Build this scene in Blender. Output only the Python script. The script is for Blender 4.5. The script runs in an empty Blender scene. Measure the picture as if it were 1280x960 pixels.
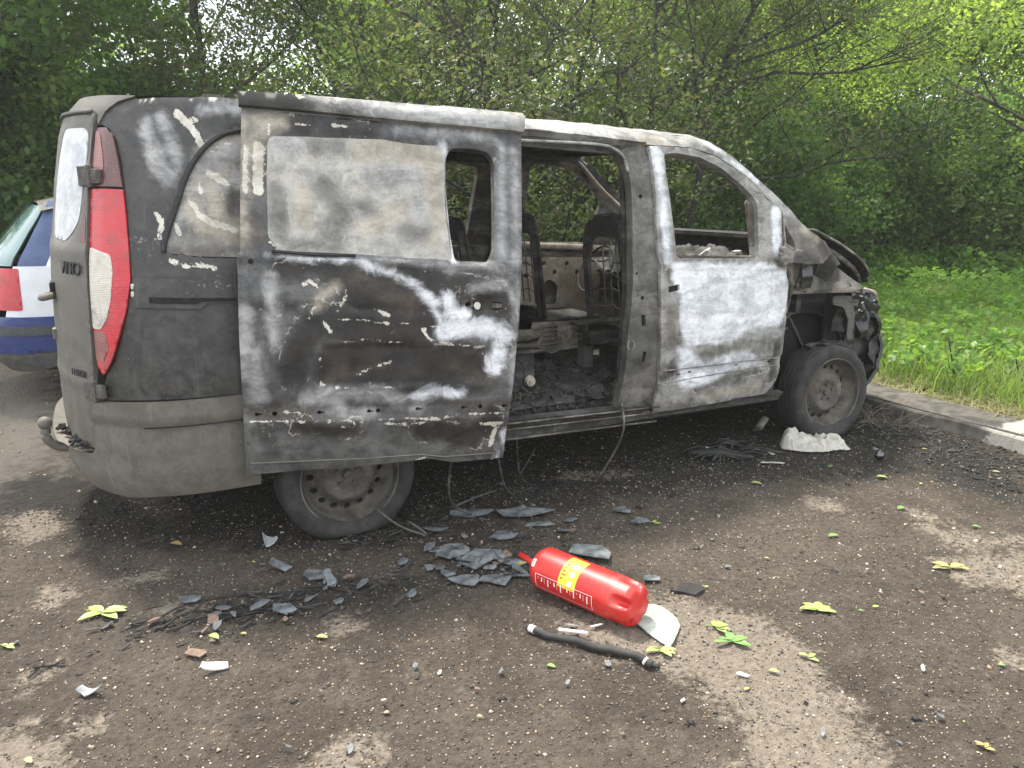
import bpy, math, random
import numpy as np
from mathutils import Vector, Matrix
from mathutils.geometry import delaunay_2d_cdt
R = math.radians
scene = bpy.context.scene
col = scene.collection
rng = np.random.default_rng(7)

# ------------------------------------------------------------------ camera, sky, sun, exposure
CAM = Vector((-0.9592, -4.2873, 1.5416))
YAW, PITCH = R(62.024), R(13.416)
cd = bpy.data.cameras.new('camera'); cam = bpy.data.objects.new('camera', cd); col.objects.link(cam)
cam.location = CAM
cam.rotation_euler = (math.pi/2-PITCH, 0, YAW-math.pi/2)
cd.sensor_width = 36; cd.lens = 36*987.6/1280; cd.clip_end = 600; cd.clip_start = .05
scene.camera = cam
scene.render.engine = 'CYCLES'
SUN_AZ, SUN_EL = 100, 64
world = bpy.data.worlds.new('World'); scene.world = world; world.use_nodes = True
wn = world.node_tree.nodes; wl = world.node_tree.links
for n in list(wn): wn.remove(n)
sky = wn.new('ShaderNodeTexSky'); sky.sky_type = 'NISHITA'; sky.sun_disc = False
sky.sun_elevation = R(SUN_EL); sky.sun_rotation = R(90-SUN_AZ); sky.dust_density = 3.0; sky.altitude = 100
tc = wn.new('ShaderNodeTexCoord'); nz = wn.new('ShaderNodeTexNoise'); nz.inputs['Scale'].default_value = 2.2; nz.inputs['Detail'].default_value = 5
wl.new(tc.outputs['Generated'], nz.inputs['Vector'])
mr = wn.new('ShaderNodeMapRange'); mr.inputs['From Min'].default_value = .35; mr.inputs['From Max'].default_value = .62
mr.inputs['To Min'].default_value = .45; mr.inputs['To Max'].default_value = .85
wl.new(nz.outputs['Fac'], mr.inputs['Value'])
mx = wn.new('ShaderNodeMixRGB'); mx.inputs['Color2'].default_value = (11.5, 11.8, 12.3, 1)   # thin bright cloud
wl.new(mr.outputs['Result'], mx.inputs['Fac']); wl.new(sky.outputs['Color'], mx.inputs['Color1'])
bg = wn.new('ShaderNodeBackground'); bg.inputs['Strength'].default_value = .115
wo = wn.new('ShaderNodeOutputWorld'); wl.new(mx.outputs['Color'], bg.inputs['Color']); wl.new(bg.outputs['Background'], wo.inputs['Surface'])
sd = bpy.data.lights.new('sun', 'SUN'); sun = bpy.data.objects.new('sun', sd); col.objects.link(sun)
sd.energy = 4.2; sd.angle = R(7.0); sd.color = (1, .95, .87)
sdir = Vector((math.cos(R(SUN_AZ))*math.cos(R(SUN_EL)), math.sin(R(SUN_AZ))*math.cos(R(SUN_EL)), math.sin(R(SUN_EL))))
sun.rotation_euler = sdir.to_track_quat('Z', 'Y').to_euler()
scene.view_settings.view_transform = 'Standard'; scene.view_settings.look = 'None'
scene.view_settings.exposure = 1.1; scene.view_settings.gamma = 1

# ------------------------------------------------------------------ traced metric outlines of the place
G = {'door_outline': [[0.006,1.824],[-0.001,1.53],[-0.004,1.265],[-0.016,1.262],[-0.011,0.942],[0.001,0.658],[0.013,0.344],[0.343,0.356],[0.589,0.371],[0.787,0.385],[0.907,0.36],[1.143,0.373],[1.14,0.452],[1.148,0.607],[1.151,0.697],[1.166,0.955],[1.177,1.219],[1.184,1.513],[1.19,1.833]],'door_rail': [[-0.007,1.864],[-0.003,1.827],[0.244,1.83],[0.633,1.83],[1.127,1.833],[1.19,1.831],[1.213,1.911],[0.796,1.899],[0.246,1.879]],'door_pane_hole': [[0.104,1.709],[0.118,1.731],[0.242,1.739],[0.531,1.75],[0.827,1.751],[0.845,1.492],[0.865,1.273],[0.446,1.281],[0.154,1.282],[0.118,1.308],[0.102,1.353],[0.1,1.537]],'door_open_hole': [[0.842,1.701],[0.864,1.746],[0.944,1.754],[1.031,1.745],[1.06,1.714],[1.06,1.506],[1.056,1.323],[1.026,1.271],[0.876,1.271],[0.857,1.393],[0.842,1.571]],'door_pane_bar': [[0.817,1.751],[0.85,1.752],[0.839,1.591],[0.876,1.273],[0.844,1.276],[0.818,1.589]],'door_marks': [('white',[[0.811,0.965],[0.867,0.977],[0.952,0.983],[1.069,0.968],[1.107,0.941]],0.036),('white',[[1.078,0.94],[1.071,0.87],[1.061,0.82]],0.036),('haze',[[0.269,0.681],[0.373,0.665],[0.4,0.616]],0.038),('haze',[[0.465,0.678],[0.558,0.683]],0.025),('haze',[[0.711,0.638],[0.751,0.695]],0.028),('white',[[0.807,0.698],[0.915,0.694]],0.01),('haze',[[0.335,0.622],[0.534,0.613]],0.018),('haze',[[0.458,1.239],[0.59,1.211],[0.697,1.163],[0.766,1.099],[0.803,1.032]],0.0156),('white',[[0.67,1.182],[0.739,1.131],[0.78,1.086]],0.011),('white',[[0.836,1.114],[0.858,1.047],[0.915,1.041]],0.022),('haze',[[0.67,1.254],[0.863,1.228],[1.005,1.243],[1.137,1.218]],0.0108),('haze',[[1.16,1.191],[1.154,0.955],[1.147,0.697]],0.012),('white',[[0.096,1.257],[0.267,1.252],[0.458,1.247]],0.004),('haze',[[1.122,1.217],[1.079,1.161],[0.992,1.172]],0.0156),('haze',[[0.011,1.03],[0.009,0.789]],0.036),('haze',[[0.107,1.169],[0.119,0.905]],0.025),('cream',[[0.236,1.148],[0.265,1.162],[0.292,1.14]],0.0072),('cream',[[0.403,1.141],[0.406,1.102],[0.375,1.044]],0.0058),('cream',[[0.32,0.995],[0.346,0.959]],0.0079),('cream',[[0.531,1.053],[0.584,1.031]],0.0094),('cream',[[0.449,0.774],[0.515,0.807],[0.601,0.834]],0.0058),('cream',[[0.577,0.565],[0.688,0.556],[0.856,0.582]],0.005),('cream',[[1.013,0.547],[1.111,0.547]],0.0094),('cream',[[1.084,0.517],[1.071,0.438]],0.0108),('cream',[[0.395,0.555],[0.413,0.555]],0.0058),('cream',[[0.435,0.554],[0.452,0.557]],0.0058),('cream',[[0.252,1.003],[0.282,1.054]],0.006),('cream',[[0.3,0.847],[0.307,0.737],[0.359,0.72],[0.49,0.733],[0.611,0.72]],0.003),('cream',[[0.795,1.039],[0.803,0.999],[0.728,0.971],[0.763,0.93],[0.855,0.913],[0.999,0.898],[1.021,0.841],[1.024,0.756]],0.004),('cream',[[0.356,0.907],[0.486,0.928],[0.566,0.924],[0.66,0.916]],0.003),('cream',[[0.368,1.011],[0.485,1.007],[0.591,0.995],[0.672,0.997]],0.003),('pink',[[0.29,1.067],[0.33,1.111],[0.365,1.14]],0.019),('brown',[[0.355,0.774],[0.39,0.788]],0.0307),('brown',[[0.449,0.787],[0.568,0.814]],0.015),('brown',[[0.873,0.813],[1.005,0.756]],0.021),('brown',[[0.458,1.168],[0.671,1.083]],0.0382),('brown',[[0.032,0.624],[0.257,0.615]],0.015),('cream',[[0.162,0.621],[0.225,0.616]],0.0065),('cream',[[0.032,0.585],[0.335,0.58],[0.576,0.58],[1.136,0.599]],0.003),('white',[[1.13,0.515],[1.124,0.42],[1.11,0.371]],0.005),('cream',[[0.604,0.359],[0.702,0.373],[0.786,0.395]],0.006),('soot',[[0.484,1.162],[0.752,1.178],[0.949,1.09]],0.077),('soot',[[0.305,0.997],[0.592,0.949],[0.782,1.005]],0.077),('soot',[[0.37,0.814],[0.677,0.814],[0.931,0.799]],0.102),('soot',[[0.193,0.788],[0.242,0.945]],0.058),('soot',[[0.22,0.558],[0.337,0.54],[0.442,0.548]],0.033),('soot',[[0.746,0.527],[0.982,0.489],[1.077,0.579]],0.046),('soot',[[0.864,1.155],[1.079,1.12],[1.129,0.955]],0.064),('soot',[[0.653,0.717],[0.994,0.713]],0.033),('soot',[[-0.007,1.057],[0.205,1.053]],0.009),('haze',[[0.633,1.801],[1.055,1.811],[1.108,1.754]],0.018),('haze',[[1.153,1.768],[1.158,1.532],[1.152,1.266]],0.019),('haze',[[1.098,1.784],[1.086,1.304]],0.021),('cream',[[0.02,1.669],[0.018,1.504]],0.0108),('cream',[[0.069,1.682],[0.066,1.507]],0.0209),('tan',[[0.019,1.779],[0.008,1.293]],0.017),('pink',[[0.068,1.775],[0.15,1.778]],0.031),('brown',[[0.051,1.424],[0.055,1.314]],0.027),('soot',[[0.196,1.778],[0.357,1.784],[0.492,1.783]],0.025),('cream',[[0.357,1.794],[0.415,1.79]],0.006),('cream',[[0.215,1.785],[0.271,1.785]],0.006),('cream',[[0.109,1.77],[0.109,1.317],[0.131,1.29]],0.004),('white',[[0.827,1.749],[0.838,1.511],[0.865,1.275]],0.011),('haze',[[0.446,1.276],[0.828,1.258]],0.012),('soot',[[0.145,1.272],[0.293,1.273],[0.436,1.281]],0.007),('soot',[(0.35,1.2),(0.55,1.17),(0.7,1.08)],0.05),('soot',[(0.45,1.12),(0.62,1.06),(0.74,1.0)],0.07),('haze',[(0.05,0.86),(0.06,0.7)],0.035),('haze',[(0.3,0.7),(0.55,0.7),(0.66,0.66)],0.03),('haze',[(0.95,1.16),(1.08,1.2),(1.15,1.1)],0.018),('white',[(0.7,0.68),(0.78,0.715),(0.86,0.7)],0.014),('soot',[(0.86,0.86),(0.98,0.84)],0.05),('haze',[(0.83,1.01),(0.8,0.97)],0.02),('white',[(0.47,1.235),(0.6,1.205),(0.7,1.155),(0.765,1.09),(0.8,1.02)],0.007),('soot',[(0.15,1.2),(0.3,1.22)],0.03),('tan',[(0.03,1.62),(0.05,1.72),(0.12,1.78)],0.03),('brown',[(0.03,1.3),(0.035,1.4)],0.02)],'pane_marks': [['haze',[[0.149,1.689],[0.233,1.72]],0.043],['dark',[[0.28,1.71],[0.375,1.709]],0.034],['tan',[[0.491,1.71],[0.631,1.732],[0.763,1.684]],0.053],['tan',[[0.784,1.686],[0.8,1.43]],0.034],['dark',[[0.138,1.512],[0.145,1.337]],0.038],['tan',[[0.24,1.547],[0.247,1.398]],0.031],['dark',[[0.315,1.553],[0.4,1.445],[0.351,1.366]],0.043],['haze',[[0.528,1.588],[0.71,1.621]],0.048],['dark',[[0.487,1.469],[0.526,1.453]],0.029],['pink',[[0.576,1.46],[0.646,1.46]],0.024],['tan',[[0.486,1.383],[0.565,1.416]],0.034],['dark',[[0.665,1.383],[0.737,1.377]],0.034],['haze',[[0.485,1.316],[0.624,1.332]],0.021],['dark',[[0.172,1.31],[0.369,1.306]],0.017],['tan',[[0.778,1.369],[0.808,1.302]],0.019],['haze',[[0.708,1.523],[0.728,1.445]],0.029]],'door_cup': [0.99,1.081],'door_slots': [[0.06,0.614],[0.125,0.615],[0.309,0.617],[0.517,0.617],[0.551,0.62],[0.726,0.625],[0.93,0.628],[1.007,0.63],[1.122,0.63]],'door_handle_slot': [[0.9,1.085],[1.088,1.084]],'door_bolt': [0.034,1.232],'qwin': [[-0.417,1.746],[-0.487,1.725],[-0.564,1.68],[-0.625,1.622],[-0.676,1.55],[-0.719,1.455],[-0.762,1.361],[-0.788,1.299],[-0.796,1.251],[-0.625,1.24],[-0.453,1.239]],'quarter_marks': [('lilac',[[-0.808,1.771],[-0.754,1.695],[-0.719,1.618]],0.0365),('cream',[[-0.727,1.794],[-0.662,1.758],[-0.621,1.717],[-0.597,1.679]],0.018),('cream',[[-0.652,1.79],[-0.615,1.772]],0.008),('cream',[[-0.83,1.398],[-0.804,1.367],[-0.813,1.309]],0.013),('cream',[[-0.765,1.218],[-0.69,1.204],[-0.627,1.209],[-0.557,1.193]],0.011),('ash',[[-0.89,1.736],[-0.84,1.621],[-0.766,1.546]],0.0473),('haze',[[-0.601,1.813],[-0.422,1.834]],0.023),('haze',[[-0.746,1.547],[-0.715,1.579]],0.017),('ash',[[-0.606,1.615],[-0.441,1.689]],0.0405),('cream',[[-0.575,1.57],[-0.517,1.549],[-0.484,1.531]],0.015),('cream',[[-0.611,1.521],[-0.607,1.49]],0.012),('tan',[[-0.653,1.426],[-0.61,1.365],[-0.465,1.338]],0.0473),('tan',[[-0.54,1.469],[-0.544,1.414]],0.0311),('brown',[[-0.763,1.307],[-0.745,1.261]],0.017),('cream',[[-0.738,1.362],[-0.719,1.331]],0.013),('brown',[[-0.717,1.258],[-0.462,1.267]],0.013),('soot',[[-0.47,1.496],[-0.483,1.416]],0.025),('haze',[[-0.689,1.487],[-0.713,1.378]],0.013),('cream',[[-0.835,1.459],[-0.832,1.451]],0.003),('cream',[[-0.828,1.282],[-0.823,1.276]],0.003),('tan',[(-0.6,1.64),(-0.5,1.7),(-0.42,1.72)],0.022),('cream',[(-0.66,1.46),(-0.62,1.4),(-0.55,1.37),(-0.47,1.35)],0.013),('cream',[(-0.55,1.66),(-0.46,1.69)],0.008),('tan',[(-0.86,1.66),(-0.82,1.56)],0.02),('brown',[(-0.7,1.55),(-0.72,1.45)],0.015)],'tail_front_edge': [[-1.191,1.733],[-1.126,1.724],[-1.069,1.685],[-1.031,1.6],[-1.001,1.493],[-0.983,1.37],[-0.964,1.216],[-0.962,1.133],[-0.991,1.018],[-1.033,0.923],[-1.09,0.814],[-1.145,0.756],[-1.197,0.747]],'rail_cover': [[-0.952,1.147],[-0.957,1.033],[-0.618,1.035],[-0.584,1.06],[-0.474,1.06]],'bump_top': [[-1.14,0.637],[-0.477,0.68]],'bump_step': [[-1.168,0.532],[-0.474,0.585]],'bump_bot': [[-1.228,0.208],[-0.456,0.274]],'bump_crease': [[-1.181,0.312],[-0.463,0.395]],'fd_outline': [[1.683,1.84],[1.694,1.795],[1.699,1.595],[1.68,1.258],[1.69,1.223],[1.696,1.012],[1.711,0.658],[1.718,0.401],[2.137,0.424],[2.553,0.46],[2.609,0.54],[2.644,0.659],[2.65,0.868],[2.665,1.136],[2.622,1.221],[2.592,1.239],[2.606,1.358],[2.629,1.544],[2.551,1.578],[2.512,1.6],[2.452,1.666],[2.301,1.755],[2.153,1.816],[1.98,1.849],[1.778,1.846]],'fd_hole': [[1.779,1.806],[1.864,1.817],[2.036,1.805],[2.171,1.762],[2.317,1.674],[2.416,1.6],[2.431,1.552],[2.406,1.266],[1.805,1.259],[1.802,1.397],[1.791,1.618]],'rail_top': [[0.985,1.928],[1.217,1.945],[1.468,1.953],[1.68,1.95],[1.861,1.953],[2.088,1.941],[2.177,1.879],[2.308,1.811],[2.432,1.729],[2.56,1.647],[2.691,1.552],[2.769,1.483]],'apil_tri': [[2.625,1.469],[2.701,1.34],[2.665,1.284],[2.607,1.318]],'fd_marks': [['whitep',[[1.776,1.23],[2.496,1.235],[2.635,1.186],[2.657,0.997],[2.577,0.883],[2.336,0.878],[2.211,0.794],[2.018,0.79],[1.871,0.771],[1.86,0.82],[1.838,0.916],[1.825,1.057],[1.773,1.149]],0.0],['whitep',[[1.825,0.773],[1.887,0.771],[2.029,0.69],[2.217,0.732],[2.334,0.733],[2.465,0.668],[2.251,0.628],[2.054,0.549],[1.869,0.53]],0.0],['white',[[1.723,1.834],[1.742,1.707],[1.746,1.432],[1.739,1.249]],0.029],['white',[[2.574,1.537],[2.559,1.298]],0.029],['haze',[[1.903,0.866],[2.583,0.832]],0.035],['brown',[[1.76,0.976],[1.786,0.799]],0.041],['soot',[[1.8,0.665],[1.886,0.599]],0.009],['brown',[[1.929,0.732],[2.182,0.746],[2.379,0.788],[2.516,0.796]],0.021],['soot',[[2.581,0.845],[2.562,0.716],[2.559,0.557]],0.026],['tan',[[2.071,0.482],[2.366,0.501],[2.468,0.508]],0.021],['soot',[[1.802,0.653],[1.747,0.607]],0.026],['soot',[[1.979,0.528],[2.209,0.579],[2.475,0.615]],0.012],['soot',[[2.581,1.124],[2.636,1.048]],0.012],['soot',[[1.759,1.184],[1.773,1.138]],0.021],['brown',[[1.713,0.419],[2.086,0.428]],0.012]],'fd_cup': [1.885,1.103],'fd_slots': [[1.852,0.623],[1.9,0.637],[2.279,0.662],[2.535,0.67],[1.779,1.094]],'fd_mold': [[1.705,0.649],[2.463,0.684],[2.603,0.688],[1.706,0.579],[2.471,0.635],[2.612,0.637]],'bpil': [[1.496,1.806],[1.542,1.752],[1.567,1.674],[1.559,1.513],[1.54,1.299],[1.527,1.031],[1.507,0.873],[1.508,0.683],[1.497,0.522]],'flange': [[0.91,1.805],[1.392,1.821],[1.495,1.802]],'sill_top': [[0.807,0.431],[1.433,0.445]],'sill_bot': [[0.794,0.326],[1.785,0.375]],'wing': [[2.816,1.35],[2.981,1.37],[3.029,1.297],[3.082,1.265],[3.298,1.157],[3.458,1.088],[3.392,1.062],[2.837,1.05],[2.791,1.229],[2.75,1.237],[2.71,1.277],[2.789,1.277],[2.799,1.318]],'wing_holes': [[3.103,1.215],[3.149,1.165],[3.101,1.115],[3.332,1.09]],'hood': [[3.18,1.434],[3.257,1.419],[3.392,1.375],[3.517,1.333],[3.692,1.254],[3.78,1.191],[3.818,1.14],[3.81,1.112],[3.753,1.085]],'lamp': [[3.432,1.048],[3.599,1.06],[3.675,1.019],[3.73,0.946],[3.753,0.873],[3.442,0.862]],'bumpf': [[3.813,0.865],[3.867,0.807],[3.912,0.731],[3.934,0.626],[3.936,0.616],[3.929,0.49],[3.831,0.392],[3.725,0.336]],'wheelhouse': [[3.29,0.965],[3.409,0.946],[3.475,0.873],[3.516,0.726],[3.448,0.738],[3.269,0.807],[2.945,0.834],[2.918,1.005]],'mirror': [[2.466,1.342],[2.55,1.348],[2.625,1.284],[2.577,1.245],[2.492,1.244]],'rear_door_edge': [[-1.203,1.743],[-1.216,1.676],[-1.256,1.597],[-1.246,1.401],[-1.222,1.206],[-1.213,1.017],[-1.216,0.839],[-1.235,0.692],[-1.226,0.568],[-1.253,0.406]],'rwin': [[-1.3,1.72],[-1.253,1.7],[-1.261,1.574],[-1.282,1.439],[-1.294,1.36],[-1.344,1.311],[-1.425,1.269],[-1.572,1.293],[-1.592,1.351],[-1.546,1.517],[-1.511,1.615],[-1.448,1.702],[-1.398,1.722]],'tl_split': [[-1.217,1.488],[-0.999,1.489]],'hinges': [[-1.264,1.534],[-1.133,1.536],[-1.265,0.682],[-1.134,0.683]],'rhandle': [[-1.519,1.057]],'badge': [[-1.312,1.148],[-1.313,0.726]],'tow': [[-1.25,0.776,0.112],[-1.25,0.99,-0.018],[-1.25,7.37,-1.852]]}  # one thin door soot line paints the darkness of the body crease
GR = {'sand': [[(-1.452,0.068),(-1.381,0.122),(-1.275,0.066),(-1.209,-0.105),(-1.233,-0.261),(-1.328,-0.29),(-1.424,-0.159)],[(-1.293,-0.94),(-1.247,-0.862),(-1.167,-0.874),(-1.156,-0.94),(-1.216,-0.98),(-1.283,-0.98)],[(-0.963,-0.889),(-0.895,-0.86),(-0.844,-0.92),(-0.866,-0.972),(-0.946,-0.968)],[(-1.466,-1.719),(-1.281,-1.776),(-1.194,-1.903),(-1.164,-1.995),(-1.19,-2.089),(-1.429,-2.044)],[(0.715,-2.003),(0.864,-2.01),(0.998,-2.102),(1.031,-2.239),(1.14,-2.337),(1.135,-2.535),(1.018,-2.744),(1.004,-2.923),(0.834,-3.109),(0.709,-3.24),(0.42,-3.086),(0.562,-2.854),(0.658,-2.649),(0.598,-2.445),(0.486,-2.278),(0.354,-2.121),(0.421,-2.066)],[(2.126,-2.34),(2.309,-2.366),(2.608,-2.505),(2.209,-2.849),(2.161,-2.696),(2.098,-2.572)],[(2.223,-1.565),(2.335,-1.65),(2.265,-1.807),(2.152,-1.782)],[(2.58,-1.926),(2.638,-2.004),(2.585,-2.145),(2.483,-2.091)],[(1.31,-0.605),(1.711,-0.755),(1.694,-0.854),(1.407,-0.792),(1.248,-0.708)],[(-0.539,-2.308),(-0.444,-2.261),(-0.377,-2.356),(-0.466,-2.555),(-0.577,-2.496)],[(2.466,-2.081),(2.604,-2.291),(2.84,-2.375),(2.694,-2.457),(2.372,-2.325)],[(1.692,-2.928),(1.813,-2.98),(1.747,-3.017),(1.646,-2.969)],[(-0.342,-1.599),(-0.219,-1.598),(-0.227,-1.723),(-0.341,-1.706)],[(-1.296,-1.493),(-1.228,-1.451),(-1.203,-1.543),(-1.27,-1.556)],[(-1.164,-1.838),(-1.089,-1.814),(-1.08,-1.883),(-1.153,-1.885)],[(-0.862,-1.223),(-0.746,-1.215),(-0.73,-1.327),(-0.84,-1.302)]],'light_road': [(-6.08,6.062),(-3.154,5.216),(-1.627,4.762),(-1.236,4.081),(-1.135,2.509),(-1.135,1.444),(-1.256,0.72),(-1.692,0.531),(-3.586,0.683)],'char': [[(-1.685,0.799),(-1.304,0.985),(-0.937,0.404),(-0.32,-0.439),(-0.106,-0.975),(-0.411,-0.907),(-0.82,-0.691),(-1.265,-0.264),(-1.629,0.253)],[(-0.32,-0.439),(0.519,-0.366),(1.187,-0.247),(2.593,-0.525),(3.848,-0.638),(3.994,-1.265),(3.911,-1.771),(3.306,-2.112),(3.003,-1.679),(2.411,-1.366),(1.854,-1.212),(0.989,-1.132),(0.344,-1.214),(-0.097,-1.074)],[(-1.002,-1.281),(-0.574,-1.27),(-0.045,-1.359),(0.563,-1.423),(0.456,-1.624),(-0.102,-1.626),(-0.521,-1.471),(-0.931,-1.441)],[(3.378,-0.622),(3.928,-1.519),(3.691,-1.895),(3.046,-2.22),(3.003,-1.679),(2.789,-1.261)]],'kerb_top_in': [(4.654,-0.133),(4.705,-0.573),(4.784,-0.935),(4.832,-1.252)],'kerb_bot': [(3.95,-0.692),(4.001,-1.061),(4.043,-1.448),(4.052,-1.692)],'shards': [(0.819,-1.042,0.252),(0.607,-0.93,0.236),(0.604,-1.233,0.129),(0.82,-1.233,0.148),(0.968,-1.257,0.063),(0.337,-1.294,0.183),(0.261,-1.226,0.103),(0.458,-1.395,0.217),(0.396,-1.425,0.185),(0.506,-1.5,0.128),(0.273,-1.583,0.163),(0.384,-1.618,0.136),(0.884,-1.611,0.226),(0.105,-1.288,0.05),(0.024,-1.587,0.053),(-0.442,-1.466,0.145),(-0.531,-1.399,0.074),(0.937,-1.926,0.069),(1.273,-1.282,0.107),(0.88,-1.348,0.084),(0.492,-1.627,0.096),(-0.269,-1.256,0.119),(-0.385,-1.113,0.094),(1.253,-1.44,0.079),(0.226,-1.486,0.083),(-0.681,-1.387,0.06),(-0.747,-1.228,0.104),(0.365,-1.023,0.093)],'leaves': [(-1.058,-1.167,0.12,'palm'),(0.918,-2.342,0.069,'palm'),(0.899,-2.445,0.092,'palm'),(1.357,-2.419,0.095,'palm'),(2.14,-2.433,0.103,'palm'),(0.646,-2.362,0.077,'palm'),(1.062,-2.638,0.049,'palm'),(1.929,-1.974,0.057,'leaf'),(2.13,-1.274,0.065,'leaf'),(2.819,-1.538,0.06,'leaf'),(2.513,-1.903,0.054,'leaf'),(0.519,-1.542,0.056,'leaf'),(0.53,-1.424,0.029,'leaf'),(0.256,-2.248,0.034,'leaf'),(-0.382,-1.696,0.044,'leaf'),(-0.723,-1.533,0.051,'leaf'),(-0.772,-0.642,0.064,'leaf'),(-1.267,-1.967,0.034,'leaf'),(-1.362,-1.248,0.049,'palm'),(1.303,-1.488,0.048,'palm'),(3.488,-1.788,0.043,'leaf'),(1.546,-2.512,0.028,'leaf'),(1.482,-2.498,0.021,'leaf'),(0.889,-2.625,0.036,'leaf'),(1.159,-3.189,0.04,'palm'),(2.7,-1.309,0.04,'leaf'),(-0.62,-1.546,0.026,'leaf'),(1.495,-2.006,0.022,'leaf'),(2.671,-2.19,0.036,'leaf'),(0.755,-2.653,0.023,'leaf'),(1.093,-2.078,0.021,'leaf')],'hose': [(0.307,-2.005),(0.319,-2.055),(0.354,-2.121),(0.408,-2.168),(0.446,-2.239),(0.487,-2.3),(0.531,-2.356),(0.549,-2.403),(0.566,-2.433)],'trims': [[(-0.977,-1.313),(-0.867,-1.288),(-0.72,-1.243),(-0.486,-1.294),(-0.278,-1.353),(-0.107,-1.496)],[(-0.953,-1.369),(-0.786,-1.318),(-0.588,-1.355),(-0.383,-1.393)],[(0.777,-1.02),(1.189,-0.805),(1.464,-0.866),(1.806,-0.929)],[(0.87,-0.888),(1.137,-0.805),(1.371,-0.845),(1.864,-0.929)],[(0.598,-0.407),(0.729,-0.329),(1.118,-0.377)],[(-0.864,-1.417),(-0.709,-1.385),(-0.515,-1.441)]]}


# ------------------------------------------------------------------ material helpers
class NT:
    def __init__(s, name):
        s.m = bpy.data.materials.new(name); s.m.use_nodes = True; s.t = s.m.node_tree; s.n = s.t.nodes; s.l = s.t.links
        s.b = s.n['Principled BSDF']; s.tc = None
    def co(s):
        if not s.tc:
            s.tc = s.n.new('ShaderNodeTexCoord')
        return s.tc.outputs['Object']
    def link(s, a, b): s.l.new(a, b)
    def noise(s, scale, detail=4, rough=.55, vec=None, stretch=None, dist=0):
        n = s.n.new('ShaderNodeTexNoise'); n.inputs['Scale'].default_value = scale; n.inputs['Detail'].default_value = detail
        n.inputs['Roughness'].default_value = rough; n.inputs['Distortion'].default_value = dist
        v = vec or s.co()
        if stretch:
            mp = s.n.new('ShaderNodeMapping'); mp.inputs['Scale'].default_value = stretch; s.link(v, mp.inputs['Vector']); v = mp.outputs['Vector']
        s.link(v, n.inputs['Vector']); return n.outputs['Fac']
    def attr(s, name):
        a = s.n.new('ShaderNodeAttribute'); a.attribute_name = name; return a.outputs['Fac']
    def attrc(s, name):
        a = s.n.new('ShaderNodeAttribute'); a.attribute_name = name; return a.outputs['Color']
    def math(s, op, a, b=None, c=None):
        m = s.n.new('ShaderNodeMath'); m.operation = op
        for i, v in enumerate((a, b, c)):
            if v is None: continue
            if isinstance(v, (int, float)): m.inputs[i].default_value = v
            else: s.link(v, m.inputs[i])
        return m.outputs[0]
    def ramp(s, v, lo, hi, to0=0., to1=1., smooth=True):
        m = s.n.new('ShaderNodeMapRange'); m.interpolation_type = 'SMOOTHSTEP' if smooth else 'LINEAR'
        m.inputs['From Min'].default_value = lo; m.inputs['From Max'].default_value = hi
        m.inputs['To Min'].default_value = to0; m.inputs['To Max'].default_value = to1
        s.link(v, m.inputs['Value']); return m.outputs['Result']
    def mix(s, f, a, b, typ='MIX'):
        m = s.n.new('ShaderNodeMixRGB'); m.blend_type = typ
        for i, v in zip(('Fac', 'Color1', 'Color2'), (f, a, b)):
            if isinstance(v, (int, float)): m.inputs[i].default_value = v
            elif isinstance(v, tuple): m.inputs[i].default_value = (*v[:3], 1)
            else: s.link(v, m.inputs[i])
        return m.outputs['Color']
    def bump(s, h, strength=.4, dist=.01):
        b = s.n.new('ShaderNodeBump'); b.inputs['Strength'].default_value = strength; b.inputs['Distance'].default_value = dist
        s.link(h, b.inputs['Height']); s.link(b.outputs['Normal'], s.b.inputs['Normal'])
    def set(s, **k):
        for a, v in k.items():
            i = s.b.inputs[a.replace('_', ' ')]
            if isinstance(v, (int, float)): i.default_value = v
            elif isinstance(v, tuple): i.default_value = v[:3] if i.type == 'VECTOR' else (*v[:3], 1)
            else: s.link(v, i)
        return s.m

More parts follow.
